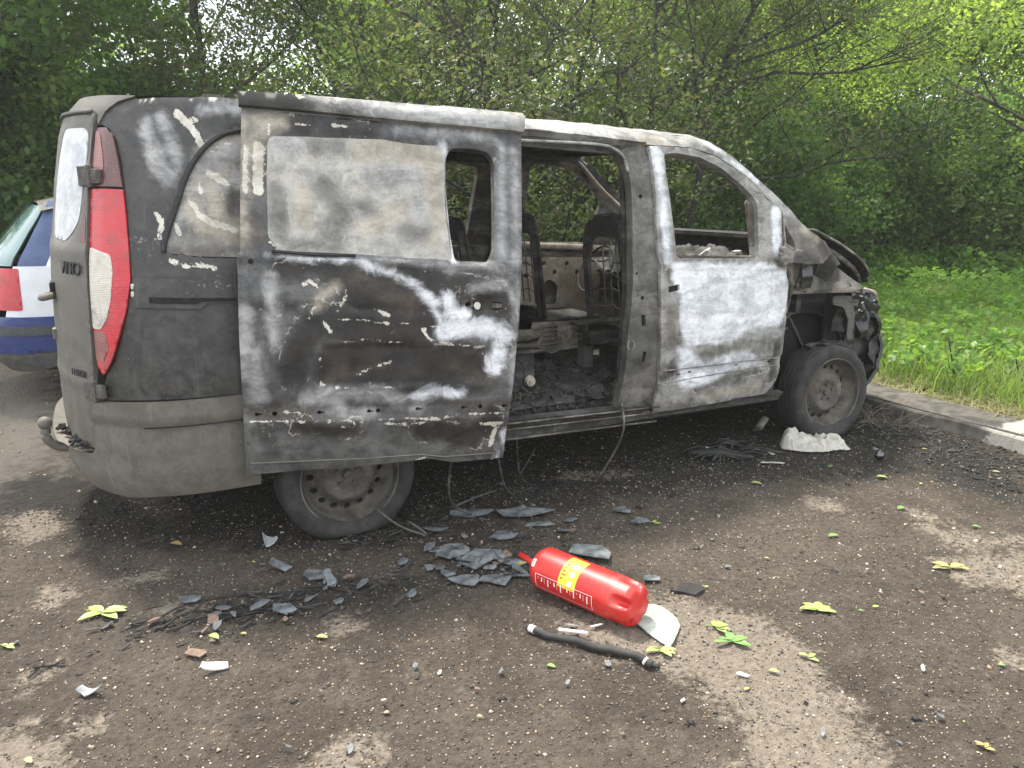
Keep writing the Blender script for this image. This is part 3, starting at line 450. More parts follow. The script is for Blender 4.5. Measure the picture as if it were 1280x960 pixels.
rdn = rear_leaf(-1.79, -1.232, 1, True); rdf = rear_leaf(-2.37, -1.81, -1, False)
panel('peeled_patch', rounded([(-1.262, 1.385), (-1.238, 1.37), (-1.236, 1.27), (-1.252, 1.235), (-1.278, 1.26), (-1.276, 1.33)], .01), [], S, .012, .003, M['smoke_lens'], rdn, off=.018)
# brow between doors and roof
panel('roof_brow', [(-1.205, 1.735), (-1.168, 1.785), (-1.10, 1.828), (-1.0, 1.850), (-1.8, 1.855), (-2.6, 1.850), (-2.43, 1.78), (-2.38, 1.785), (-1.8, 1.795), (-1.235, 1.782)], [], FULLREAR, .02, .02, M['dustdoor'], van, off=.008)
mb = MB(); us = np.linspace(-1.24, -2.36, 30); pp = FULLREAR(us, np.full(30, 1.79)); mb.tube(pp+np.array([-.022, 0, -.002]), .010, 6); mb.build('brow_seal', M['paint'], van, True)
# hinges
def hinge(u, z):
    h = MB(); c = S(u, z); q = S(u+.02, z)-S(u-.02, z); t_ = q/np.linalg.norm(q); n_ = np.array([t_[1], -t_[0], 0]); 
    rot = np.array([[t_[0], n_[0], 0], [t_[1], n_[1], 0], [0, 0, 1.]])
    for du, w_, hh, dn in ((-.038, .062, .078, .020), (.018, .050, .056, .024), (-.004, .018, .088, .030)):
        h.box(c+t_*du+n_*dn, (w_, .022, hh), rot)
    h.box(c+t_*.03+n_*.036, (.022, .008, .036), rot)
    bevel(h.build('hinge', M['grime'], van), .004)
hinge(-1.195, 1.535); hinge(-1.195, .683)
mb = MB(); c = FULLREAR(-2.36, 1.53); mb.box(c+np.array([-.035, .03, 0]), (.05, .05, .085)); bevel(mb.build('hinge', M['grime'], van), .005)
# ring-shaped pull handle
mb = MB(); c = FULLREAR(-1.62, 1.055); th_ = np.linspace(-1.0, 1.0, 12)
mb.tube([c+np.array([-.012-.055*math.cos(a*1.45), .075*a, -.012-.018*math.cos(a*1.4)]) for a in th_], .0145, 8); mb.build('pull_handle', M['dust'], rdn, True)
mb = MB(); mb.box(c+np.array([-.014, 0, .01]), (.03, .11, .06)); bevel(mb.build('handle_recess', M['black'], rdn), .01)
mb = MB(); mb.box(FULLREAR(-1.66, .86)+np.array([-.02, 0, 0]), (.02, .05, .05)); bevel(mb.build('lock_cover', M['dust'], rdn), .006)
# badges: raised letters following the bulge of the door
def badge(name, txt, u0, z0, size, mat, parent, du, off=.02, surf=FULLREAR, ext=.0015):
    x = u0
    for ch in txt:
        cu = bpy.data.curves.new(name, 'FONT'); cu.body = ch; cu.size = size; cu.extrude = ext; cu.align_x = 'CENTER'
        o = bpy.data.objects.new(name, cu); col.objects.link(o)
        c = surf(np.float64(x), np.float64(z0)); du_ = surf(np.float64(x+.01), np.float64(z0))-c; dz_ = surf(np.float64(x), np.float64(z0+.01))-c
        X = Vector(du_).normalized(); Zn = X.cross(Vector(dz_)).normalized(); Y = Zn.cross(X)
        p = Vector(c)+Zn*off
        o.matrix_world = Matrix.Translation(p)@Matrix((X, Y, Zn)).transposed().to_4x4()
        dg = bpy.context.evaluated_depsgraph_get(); me = bpy.data.meshes.new_from_object(o.evaluated_get(dg)); mw = o.matrix_world.copy()
        bpy.data.objects.remove(o); me.transform(mw); me.transform(Matrix.Translation(-Vector(world_off(parent)))); me.materials.clear()
        link(name, me, mat, parent); x += du
badge('badge_letter', 'VITO', -1.42, 1.142, .074, M['seal'], rdn, .042, off=.022, ext=.003)
badge('badge_letter', '115CDI', -1.40, .728, .040, M['seal'], rdn, .024, off=.022, ext=.002)

# ---- tow ball
mb = MB(); pts = spline([(-1.02, -.30, .34), (-1.10, -.30, .335), (-1.17, -.30, .34), (-1.215, -.30, .38), (-1.22, -.30, .43)], 16)
mb.tube(B2G(pts), .021, 8)
th_ = np.linspace(0, np.pi, 9); c = B2G(np.array([-1.22, -.30, .455])); mb.tube([c+np.array([0, 0, -.03*math.cos(a)]) for a in th_], [max(.001, .03*math.sin(a)) for a in th_], 12)
mb.build('tow_ball', M['dust'], van, True)

# ---- roof sheet and rails
us = np.concatenate([-.45-.385*np.linspace(1, 0, 14)[:-1]**.5*1.42, np.linspace(-.45, 1.9, 34), np.linspace(1.95, 2.10, 4)])
zt = np.interp(us, [-1.0, -.40, .98, 1.22, 1.47, 1.86, 2.0, 2.1], [1.845, 1.880, 1.928, 1.94, 1.948, 1.950, 1.945, 1.935])
ys = np.linspace(-1, 1, 25); V = []
for u_, z_ in zip(us, zt):
    w_ = (np.interp(z_, WZ, WY)+.005)*max(.02, 1-np.clip((-.45-u_)/.555, 0, 1)**2.2)**(1/3.2)
    for y_ in ys: V.append((u_, y_*w_, z_+.03*(1-y_**2)*np.clip((u_+1.0)/.6, .05, 1)-.004))
V = B2G(np.array(V)); F = np.array([(i*25+j, (i+1)*25+j, (i+1)*25+j+1, i*25+j+1) for i in range(len(us)-1) for j in range(24)])
V2 = V-np.array([0, 0, .025]); obj_w('roof', np.concatenate([V, V2]), np.concatenate([F, F[:, ::-1]+len(V)]), M['ashmetal'], van, attrs={'m_'+k: np.full(2*len(V), -.12) for k in KINDS})
# inner header ribs and blackened headlining frame
mb = MB()
for x_ in (-.5, .3, .95, 1.55, 2.02): mb.box(B2G(np.array([x_, 0, 1.875])), (.07, 1.25, .035))
mb.box(B2G(np.array([.9, -.60, 1.85])), (2.2, .06, .05)); mb.box(B2G(np.array([.9, .60, 1.85])), (2.2, .06, .05)); mb.build('roof_frame', M['char'], van)

rt = G['rail_top']
rail_marks = [('haze', [(.9, 1.90), (1.6, 1.92)], .02), ('cream', [(1.0, 1.935), (1.15, 1.94)], .006), ('tan', [(1.68, 1.87), (1.8, 1.88)], .02), ('white', [(2.1, 1.90), (2.45, 1.70)], .012), ('haze', [(2.3, 1.78), (2.7, 1.53)], .03), ('soot', [(2.88, 1.40), (2.98, 1.30)], .05), ('brown', [(2.70, 1.42), (2.85, 1.30), (2.95, 1.25)], .06), ('soot', [(2.72, 1.27), (2.88, 1.25)], .035), ('tan', [(2.80, 1.44), (2.90, 1.38)], .02)]
# full near A-pillar + cant rail outline: outer edge forward, inner edge back
outer = [(.60, 1.914), (.985, 1.93)]+rt[1:]+[(2.86, 1.425), (2.98, 1.372), (3.02, 1.30)]
inner = [(2.95, 1.24), (2.80, 1.235), (2.70, 1.245), (2.625, 1.24), (2.632, 1.30), (2.634, 1.53), (2.556, 1.582), (2.516, 1.606), (2.455, 1.673), (2.303, 1.762), (2.155, 1.823), (1.98, 1.856), (1.778, 1.852), (1.675, 1.848), (1.672, 1.862), (.60, 1.875)]
tri = rounded([(2.642, 1.465), (2.712, 1.345), (2.688, 1.29), (2.638, 1.31)], .012)
def arel(u, z): return -.004*np.sin(u*60)*np.clip((u-2.5)*2, 0, 1)+.003*vnoise(np.stack([u, z], 1), 25, 4)
for sgn, sf in ((1, S), (-1, SM)):
    panel('cant_rail_and_pillar', outer+inner, [tri], sf, .02, .045, M['ashmetal'] if sgn > 0 else M['char'], van, relief=arel, marks=rail_marks, sign=sgn)
# dark door track recess under the rail, with its bright flange
for sgn, sf in ((1, S), (-1, SM)):
    panel('door_track', [(.60, 1.876), (1.68, 1.864), (1.69, 1.83), (1.56, 1.80), (.60, 1.80)], [], sf, .03, .02, M['char'], van, off=-.045, sign=sgn)
    fl = spline([(.60, 1.812), (.91, 1.812), (1.2, 1.824), (1.392, 1.826), (1.47, 1.812), (1.525, 1.775), (1.548, 1.70)], 30); mb = MB()
    P_ = sf(fl[:, 0], fl[:, 1]); mb.tube(P_+np.array([0, .022*sgn, 0]), .0085, 6); mb.build('aperture_flange', M['ashmetal'], van, True)
    fl = spline([(.60, 1.862), (1.2, 1.866), (1.66, 1.858)], 12); mb = MB(); mb.tube(sf(fl[:, 0], fl[:, 1])+np.array([0, .012*sgn, 0]), .005, 5); mb.build('track_lip', M['rust'] if sgn < 0 else M['charbrown'], van, True)
# ---- B pillars
bp = [(1.50, 1.80), (1.545, 1.752), (1.567, 1.674), (1.559, 1.513), (1.54, 1.299), (1.527, 1.031), (1.507, .873), (1.508, .683), (1.49, .50), (1.47, .40), (1.74, .385), (1.74, .66), (1.73, 1.0), (1.71, 1.25), (1.73, 1.60), (1.72, 1.80), (1.70, 1.86), (1.60, 1.86)]
def prel(u, z):
    return -.032+.012*np.clip((u-1.64)/.02, 0, 1)-.008*ridge(u, 1.60, .012, 1)+.004*vnoise(np.stack([u, z], 1), 18, 9)
ph = [circle((1.625, 1.585), .012, 8), circle((1.60, 1.05), .012, 8), rounded([(1.61, .70), (1.63, .70), (1.635, .76), (1.615, .76)], .004), circle((1.56, 1.18), .007, 6), rounded([(1.60, .90), (1.622, .90), (1.622, .96), (1.60, .96)], .004)]
for sgn, sf in ((1, S), (-1, SM)):
    panel('b_pillar', bp, ph, sf, .022, .055, M['pillar'], van, relief=prel, sign=sgn)
    if sgn > 0: panel('pillar_lining', [(1.49, .42), (1.74, .40), (1.71, 1.84), (1.56, 1.84), (1.52, 1.2)], [], sf, .06, .01, M['char'], van, off=-.10)
mb = MB(); c = S(1.515, .80); a_ = np.linspace(0, 2*np.pi, 13); mb.tube([c+np.array([.004*math.cos(a), .012+.002*math.sin(a), .028*math.sin(a)])+np.array([.018*math.cos(a), 0, 0]) for a in a_], .005, 5, caps=False); mb.build('lock_loop', M['ashmetal'], van, True)
# lower pillar foot and sill
panel('sill', [(.70, .33), (1.79, .378), (2.70, .40), (2.70, .46), (1.79, .43), (1.45, .448), (.70, .432)], [], S, .025, .05, M['char'], van, off=-.012, relief=lambda u, z: .012*np.sin((z-.33)*60))
mb = MB()
for z_, o_, r_ in ((.437, .0, .006), (.405, .006, .005), (.35, .004, .006)):
    pp = np.array([(u_, z_+.03*(u_-.7)*.5) for u_ in np.linspace(.7, 1.75, 8)]); mb.tube(S(pp[:, 0], pp[:, 1]-.01)+np.array([0, -o_, 0]), r_, 5)
mb.build('sill_track', M['charbrown'], van, True)
panel('sill', [(.70, .30), (2.70, .36), (2.70, .46), (.70, .43)], [], SM, .06, .05, M['char'], van, off=-.012, sign=-1)

# ---- front door
fo = G['fd_outline']; fo = [(x, z) for x, z in fo]
fo[11:12] = [(2.637, .659)]
hole = rounded(G['fd_hole'], .02)
def frel(u, z):
    P_ = np.stack([u, z], 1); r = .0035*vnoise(P_, 9, 2)+.002*vnoise(P_, 23, 5)
    mz = np.interp(u, [1.7, 2.47, 2.62], [.614, .660, .668]); r -= .008*(np.abs(z-mz) < .024+.012*np.clip((2.45-u)/.75, 0, 1))*(u > 1.70)
    r += ridge(z, 1.215, .012, .006)-ridge(z, .94, .02, .004)
    r -= .018*np.clip(1-np.linalg.norm(P_-[1.885, 1.105], axis=1)/.055, 0, 1)
    r -= .012*np.clip((.50-z)/.1, 0, 1)+.02*np.clip((u-2.60)/.05, 0, 1)**2
    return r
fd = empty('front_door'); fd.parent = van; fd.location = (.65, -.92, .9)
fslots = [rounded([(x-.012, z-.007), (x+.012, z-.006), (x+.012, z+.007), (x-.012, z+.006)], .003) for x, z in ((1.852, .623), (1.93, .633), (2.279, .655), (2.53, .662))]
hsl = rounded([(1.745, 1.075), (1.822, 1.088), (1.822, 1.122), (1.745, 1.108)], .006)
panel('door_skin', fo, [hole, hsl]+fslots, S, .016, .05, M['frontdoor'], fd, off=.002, relief=frel, marks=G['fd_marks'])
panel('handle_recess', [(1.735, 1.06), (1.84, 1.07), (1.84, 1.14), (1.735, 1.13)], [], S, .05, .01, M['black'], fd, off=-.015)
# inner window frame layers
ih = np.array(hole); cc = ih.mean(0)
mb = MB(); pp = np.array(list(hole)+[hole[0]]); P_ = S(pp[:, 0], pp[:, 1])+np.array([0, .040, 0]); mb.tube(P_, .012, 5, caps=False); mb.build('window_channel', M['charbrown'], fd, True)
panel('inner_upright', [(2.39, 1.25), (2.432, 1.25), (2.446, 1.54), (2.40, 1.605), (2.385, 1.59)], [], S, .03, .02, M['charbrown'], fd, off=-.03)
mb = MB()
for z0, z1 in ((.650, .682), (.580, .638)):
    pp = np.array([(1.706, z0), (2.1, z0+(z1-z0)*.52), (2.47, z1), (2.60, z1+.002)]); mb.tube(S(pp[:, 0], pp[:, 1])+np.array([0, -.002, 0]), .0035, 5)
mb.build('molding_edge', M['ashmetal'], fd, True)
# melted mirror stub
mb = MB(); c = S(2.585, 1.28)
for k_ in range(5):
    q = c+np.array([rb.uniform(-.03, .04), -.035-.02*rb.random(), rb.uniform(-.035, .045)]); mb.box(q, (rb.uniform(.04, .07), rb.uniform(.02, .05), rb.uniform(.03, .09)), Matrix.Rotation(rb.uniform(-.6, .6), 3, 'Y'))
o = bevel(mb.build('mirror_stub', M['charbrown'], fd), .012, 3)
# inner door trim frame, seen above the belt on the far side
fo2 = [(x, z) for x, z in fo]
panel('far_front_door', fo2, [hole], SM, .03, .03, M['charbrown'], van, off=0, sign=-1, marks=[])
pf = [circle((2.0+.1*i, 1.12-.07*(i % 2)), .018, 8) for i in range(5)]+[circle((1.86, 1.02), .02, 8), rounded([(2.0, .80), (2.14, .80), (2.14, .95), (2.06, 1.0), (2.0, .95)], .03)]
panel('far_door_inner_frame', [(1.53, .45), (2.78, .50), (2.78, 1.17), (1.53, 1.16)], pf, SM, .03, .01, M['rust'], van, off=-.07, sign=-1, marks=[])
mb = MB(); pp = np.array([(1.72, 1.235), (2.2, 1.232), (2.62, 1.225)]); mb.tube(SM(pp[:, 0], pp[:, 1])+np.array([0, -.06, 0]), .022, 6, flat=1.2); mb.build('far_door_belt_rail', M['rust'], van, True)
# far side wall with two window openings
fw = [(-1.15, .36), (1.54, .40), (1.56, 1.80), (1.5, 1.84), (-.9, 1.85), (-1.15, 1.76)]
fh = [rounded([(.42, 1.27), (1.36, 1.27), (1.38, 1.78), (.46, 1.78)], .07), rounded([(-.80, 1.27), (.28, 1.27), (.30, 1.78), (-.62, 1.78)], .07)]
panel('far_side_panel', fw, fh, SM, .05, .05, M['charbrown'], van, sign=-1)
panel('far_side_lining', [(-1.1, .45), (1.5, .45), (1.5, 1.24), (-1.1, 1.24)], [circle((.3+.25*i, 1.0), .05, 10) for i in range(4)], SM, .06, .01, M['charbrown'], van, off=-.09, sign=-1)

# ---- sliding door
sd_ = empty('sliding_door'); sd_.parent = van; sd_.location = (-1.4, -1.05, 1.0)
do = G['door_outline']; ph_, oh_ = rounded(G['door_pane_hole'], .02), rounded(G['door_open_hole'], .02)
cup = G['door_cup']; hs = rounded([(1.035, 1.066), (1.085, 1.066), (1.085, 1.098), (1.035, 1.098)], .006); hs0 = rounded([(.915, 1.076), (.938, 1.076), (.938, 1.094), (.915, 1.094)], .004)
sl = []
for i, (x, z) in enumerate(G['door_slots']):
    sl.append(circle((x, z), .0105, 8) if i in (1, 4, 7) else rounded([(x-.014, z-.004), (x-.004, z-.009), (x+.006, z-.003), (x+.017, z-.003), (x+.017, z+.003), (x+.006, z+.003), (x-.004, z+.009), (x-.014, z+.004)], .002))
def drel(u, z):
    P_ = np.stack([u, z], 1); r = (.007*vnoise(P_, 4.5, 11)+.0035*vnoise(P_, 9, 12)+.0012*vnoise(P_, 21, 15))*np.clip((u+.02)/.15, 0, 1)*np.clip((1.22-z)/.08, .2, 1)
    r -= .007*np.clip(1-np.abs(z-.622)/.034, 0, .25)*4                    # the moulding channel
    r += ridge(z, 1.245, .014, .007)*(u > -.02)-.010*np.clip((z-1.262)/.012, 0, 1)     # belt, window frame set back
    r -= ridge(z, 1.052, .018, .004)+ridge(z, .985, .02, .003)*(u < .3)
    r -= .020*np.clip(1.15-np.linalg.norm(P_-np.array(cup), axis=1)/.052, 0, 1)**.6
    r -= .006*np.clip((.375-z)/.012, 0, 1)*0
    rr = sdf(P_, [(.30, .715), (.60, .72), (1.03, .735), (1.04, .90), (.80, .915), (.6, .92), (.30, .91)]); r -= .013*np.clip(rr/.022, 0, 1)
    for hh in (ph_, oh_): r -= .012*np.clip(1+sdf(P_, hh)/.030, 0, 1)
    r -= .012*np.clip((u-1.115)/.05, 0, 1)**2*(z < 1.26)
    r += .010*((u < .085)*(z > 1.28))*np.clip(1-np.abs(u-.02)/.03, 0, 1)
    r += .004*ridge(u, 1.15, .012, 1)
    return r
panel('door_skin', do, [ph_, oh_, hs, hs0]+sl, SD, .0115, .045, M['door'], sd_, relief=drel, marks=G['door_marks'])
panel('window_pane', [(x, z) for x, z in densify(np.array([(.09, 1.262), (.862, 1.262), (.835, 1.50), (.832, 1.762), (.105, 1.755), (.09, 1.5)]), .3)], [], SD, .02, .006, M['pane'], sd_, off=-.022, marks=G['pane_marks'], relief=lambda u, z: .003*vnoise(np.stack([u, z], 1), 7, 3))
panel('inner_skin', [(.01, .38), (1.13, .38), (1.14, 1.24), (.01, 1.24)], [], SD, .08, .006, M['char'], sd_, off=-.055)
mb = MB(); pp = np.array(G['door_rail'][0:1]+G['door_rail'][-3:]); 
rail_out = G['door_rail']
panel('door_top_rail', [(x, z) for x, z in rail_out], [], SD, .02, .03, M['ashmetal'], sd_, off=.018, marks=[('soot', [(0, 1.85), (.20, 1.855)], .06), ('haze', [(.5, 1.86), (1.1, 1.87)], .03), ('cream', [(.17, 1.868), (.25, 1.87)], .006), ('cream', [(.62, 1.872), (.75, 1.88)], .010), ('soot', [(0, 1.835), (.5, 1.838)], .014)], relief=lambda u, z: .012*np.sin(np.clip((z-1.825)/.08, 0, 1)*np.pi))
mb = MB(); pp = np.array([(.115, 1.275), (.28, 1.268), (.445, 1.272)]); mb.tube(SD(pp[:, 0], pp[:, 1])+np.array([0, -.006, 0]), .007, 5); mb.build('melted_seal', M['seal'], sd_, True)
mb = MB(); mb.tube([SD(.034, 1.232)+np.array([0, -.006, 0]), SD(.034, 1.232)+np.array([0, .01, 0])], .011, 8); mb.build('bolt', M['black'], sd_)
mb = MB(); c = SD(*cup); mb.tube([c+np.array([-.02, .008, .0]), c+np.array([-.018, .0, 0])], .016, 10); mb.build('key_cap', M['ashwhite'], sd_)
mb = MB()
for x_, s_ in ((1.045, .016), (1.062, .02), (1.078, .014)): mb.box(SD(x_, 1.082)+np.array([0, .008, 0]), (s_, .02, .022))
bevel(mb.build('latch', M['charbrown'], sd_), .003)
mb = MB(); pp = np.array([(.03, .398), (.5, .40), (.75, .408), (.86, .392), (1.10, .402)]); mb.tube(SD(pp[:, 0], pp[:, 1])+np.array([0, -.002, 0]), .004, 5); mb.build('lower_crease', M['dust'], sd_, True)
mb = MB(); mb.box(SD(1.10, 1.06)+np.array([.0, .06, 0]), (.05, .07, .05)); mb.box(SD(1.08, .40)+np.array([.03, .08, 0]), (.12, .10, .025)); mb.build('roller_arm', M['char'], sd_, kind='stuff')

# ---- floor, bulkheads, engine bay
mb = MB(); mb.box(B2G(np.array([.95, 0, .40])), (3.3, 1.66, .03)); mb.box(B2G(np.array([2.72, 0, .72])), (.03, 1.6, .66)); mb.build('floor_pan', M['char'], van)
mb = MB(); mb.box(B2G(np.array([1.3, -.80, .455])), (1.1, .03, .045)); mb.box(B2G(np.array([1.0, -.80, .49])), (.5, .06, .03)); mb.build('step_edge', M['char'], van)
# charred litter over the floor: a heightfield plus flakes
def heap(name, x0, x1, y0, y1, z0, hf, mat, parent, n=70, seed=1):
    gx, gy = np.meshgrid(np.linspace(x0, x1, n), np.linspace(y0, y1, n), indexing='ij'); P_ = np.stack([gx.ravel(), gy.ravel()], 1)
    h = hf(P_)+.030*vnoise(P_, 12, seed)+.022*vnoise(P_, 31, seed+1)+.012*vnoise(P_, 70, seed+2)
    V = B2G(np.column_stack([P_, z0+h])); F = np.array([(i*n+j, (i+1)*n+j, (i+1)*n+j+1, i*n+j+1) for i in range(n-1) for j in range(n-1)])
    return obj_w(name, V, F, mat, parent, False, kind='stuff')
heap('burnt_litter', .55, 2.6, -.84, .8, .43, lambda P_: .10*np.clip(1-np.abs(P_[:, 1]+.35)/.5, 0, 1)*np.clip((P_[:, 0]-.7)*2, 0, 1)+.05, M['char'], van, 110)
mb = MB()
for i in range(3000):
    x_, y_ = rb.uniform(.7, 2.3), rb.uniform(-.86, .2); z_ = .47+.10*max(0, 1-abs(y_+.35)/.5)*rb.random()+.02*rb.random() if y_ > -.8 else .445
    s_ = rb.uniform(.005, .035); mb.box(B2G(np.array([x_, y_, z_+.02])), (s_*1.3, s_*.6, s_*.25), Matrix.Rotation(rb.uniform(0, 6), 3, Vector(rb.normal(size=3)).normalized()))
mb.build('burnt_flakes', M['chargrit0'], van, kind='stuff')
# wheel-arch box, seat base, vented bracket
def plateb(name, pts3, mat, parent=van, r=.006): 
    mb = MB(); mb.add(B2G(np.array(pts3)), [tuple(range(len(pts3)))]); o = mb.build(name, mat, parent); s_ = o.modifiers.new('solid', 'SOLIDIFY'); s_.thickness = r; return o
sb = empty('seat_base'); sb.parent = van; sb.location = (-.5, -.4, .6)
mb = MB(); mb.box(B2G(np.array([.93, -.48, .60])), (.34, .34, .24)); mb.box(B2G(np.array([.93, -.48, .735])), (.42, .40, .02)); bevel(mb.build('base_box', M['char'], sb), .008)
mb = MB(); c = B2G(np.array([1.06, -.665, .58])); mb.tube([c, c+np.array([0, -.02, 0])], [.032, .026], 14); mb.tube([c+np.array([0, -.02, 0]), c+np.array([0, -.028, 0])], .012, 8); mb.build('round_cap', M['rust'], sb)
mb = MB(); mb.tube(B2G(np.array([(.75, -.66, .80), (1.0, -.60, .815), (1.18, -.5, .80)])), .035, 8); mb.tube(B2G(np.array([(.8, -.60, .76), (1.1, -.66, .77), (1.22, -.5, .79)])), .014, 6); mb.build('seat_rail', M['charbrown'], sb, True)
vp = [(1.18, .68), (1.52, .70), (1.50, .86), (1.20, .86)]
panel('vent_plate', vp, [[(1.25, .722+.026*i), (1.37, .722+.026*i), (1.37, .734+.026*i), (1.25, .734+.026*i)] for i in range(5)], PL(-.42), .04, .006, M['charbrown'], sb)
mb = MB()
for i in range(5): mb.box(B2G(np.array([1.31, -.40, .728+.026*i])), (.12, .006, .008))
mb.build('vent_louvres', M['rust'], sb)
mb = MB(); mb.box(B2G(np.array([1.56, -.44, .64])), (.06, .09, .26)); mb.box(B2G(np.array([1.70, -.50, .78])), (.36, .10, .07)); mb.box(B2G(np.array([1.62, -.45, .86])), (.34, .12, .015)); bevel(mb.build('seat_bracket', M['char'], sb), .006)
# seat frames: pressed-steel backs with cut-outs
def seat(xc, yc, z0, w_, h_, name='seat_frame', mat=M['char'], lean=.16):
    st = empty(name); st.parent = van; st.location = (xc-1.5, yc, z0)
    def F_(a, b):
        a = np.asarray(a, float); b = np.asarray(b, float); return B2G(np.stack([xc-lean*b+.05*np.cos(a/w_*np.pi), yc+a, z0+b], -1))
    ol = rounded([(-w_/2, 0), (w_/2, 0), (w_/2, h_*.7), (w_*.42, h_*.95), (w_*.26, h_), (-w_*.26, h_), (-w_*.42, h_*.95), (-w_/2, h_*.7)], .03)
    panel('back_frame', ol, [rounded([(-w_*.41, h_*.08), (w_*.41, h_*.08), (w_*.42, h_*.62), (w_*.34, h_*.84), (-w_*.34, h_*.84), (-w_*.42, h_*.62)], .04)], F_, .03, .03, mat, st, relief=lambda u, z: .012*np.cos(np.abs(u)/w_*2*np.pi))
    mb = MB()
    for y_ in (-.14, -.05, .05, .13): mb.tube(F_(np.array([w_*y_*1.8, w_*y_*1.6+.01, w_*y_*1.7]), np.array([h_*.12, h_*.45, h_*.78])), .005, 5)
    for b_ in (.25, .40, .52, .64): mb.tube(F_(np.linspace(-w_*.33, w_*.33, 7), h_*(b_+.02*np.sin(np.arange(7)*2.))), .0045, 5)
    mb.build('spring_wires', M['charbrown'], st, True)
    mb = MB()
    for s_ in (-1, 1): mb.tube(F_(np.array([s_*w_*.49, s_*w_*.5, s_*w_*.46, s_*w_*.30, 0]), np.array([0, h_*.45, h_*.8, h_*1.0, h_*1.02])), .016, 7)
    mb.build('side_tube', mat, st, True)
    mb = MB(); mb.box(B2G(np.array([xc+.22, yc, z0-.02])), (.46, w_, .05)); mb.box(B2G(np.array([xc+.2, yc, z0-.17])), (.34, w_*.8, .26)); bevel(mb.build('cushion_pan', mat, st), .01)
    return st
seat(1.68, -.53, .78, .42, .68); seat(1.68, .48, .78, .46, .66); seat(.98, .12, .72, .62, .68); seat(1.02, .60, .72, .30, .62)
mb = MB()
for i in range(14):
    a = np.array([rb.uniform(.8, 2.2), rb.uniform(-.7, .3), rb.uniform(.55, .9)]); b = a+rb.normal(size=3)*[.15, .15, .1]; mb.tube(B2G(spline([a, (a+b)/2+rb.normal(size=3)*.04, b], 8)), .004, 5)
mb.build('loose_wires', M['char'], van, True, kind='stuff')
mb = MB(); mb.tube(spline([S(1.50, .48)+[0, .02, 0], (1.49, -.96, .32), (1.44, -.93, .16), (1.37, -.88, .01)], 14), .007, 6); mb.build('hanging_strap', M['charbrown'], van, True)
mb = MB(); mb.tube(spline([S(1.63, .49), (1.70, -.93, .40), (1.66, -.98, .35)], 8), .006, 5); mb.build('hanging_strap', M['char'], van, True)
# ---- dashboard wreck, steering wheel
heap('dashboard_wreck', 2.28, 2.85, -.72, .72, 1.07, lambda P_: .05+.16*np.clip((P_[:, 0]-2.35)/.4, 0, 1)+.05*vnoise(P_, 6, 8), M['char'], van, 60, 5)
mb = MB(); mb.box(B2G(np.array([2.93, 0, 1.15])), (.04, 1.5, .46)); mb.box(B2G(np.array([2.86, 0, 1.385])), (.22, 1.46, .025)); mb.build('cowl', M['char'], van)
mb = MB(); fl = np.array([(2.13, .70, 1.868), (2.40, .70, 1.643), (2.70, .70, 1.45)]); mb.tube(B2G(spline(fl, 12)), .026, 6, flat=.5); mb.build('windscreen_flange', M['rust'], van, True)
mb = MB(); mb.box(B2G(np.array([2.62, 0, .95])), (.34, 1.5, .26)); mb.tube(B2G(np.array([(2.45, -.75, 1.08), (2.45, .75, 1.08)])), .025, 8); mb.build('dash_beam', M['char'], van)
mb = MB()
a_ = np.linspace(0, np.pi, 10); mb.tube(B2G(np.array([(2.42, -.30+.16*math.cos(a), 1.12+.11*math.sin(a)) for a in a_])), .012, 6)
mb.tube(B2G(np.array([(2.50, -.45, 1.2), (2.48, -.3, 1.235), (2.52, -.10, 1.20)])), .02, 6); mb.tube(B2G(np.array([(2.3, -.5, 1.17), (2.4, -.35, 1.185), (2.45, -.2, 1.165)])), .014, 6)
mb.build('duct_remains', M['glossblack'], van, True)
for (x_, y_, z_, s_, m_) in ((2.42, -.42, 1.27, .06, 'ashwhite'), (2.32, -.66, 1.19, .045, 'rust'), (2.45, -.58, 1.20, .06, 'rust'), (2.72, -.6, 1.27, .06, 'ashwhite'), (2.66, -.45, 1.28, .04, 'ashwhite'), (2.5, -.62, 1.22, .05, 'rust')):
    mb = MB(); mb.box(B2G(np.array([x_, y_, z_])), (s_, s_*1.2, .012), Matrix.Rotation(rb.uniform(-1, 1), 3, Vector(rb.normal(size=3)).normalized())); mb.box(B2G(np.array([x_+.02, y_, z_-.01])), (s_*.8, s_*.7, .02), Matrix.Rotation(rb.uniform(-1, 1), 3, Vector(rb.normal(size=3)).normalized())); mb.build('ash_lump', M[m_], van)
mb = MB(); a_ = np.linspace(0, 2*np.pi, 25); mb.tube(B2G(np.array([(2.18+.08*math.sin(a), .42+.18*math.cos(a), 1.10+.16*math.sin(a)) for a in a_])), .009, 6, caps=False); mb.tube(B2G(np.array([(2.2, .42, 1.1), (2.45, .42, .98)])), .02, 6); mb.build('steering_wheel', M['char'], van, True)
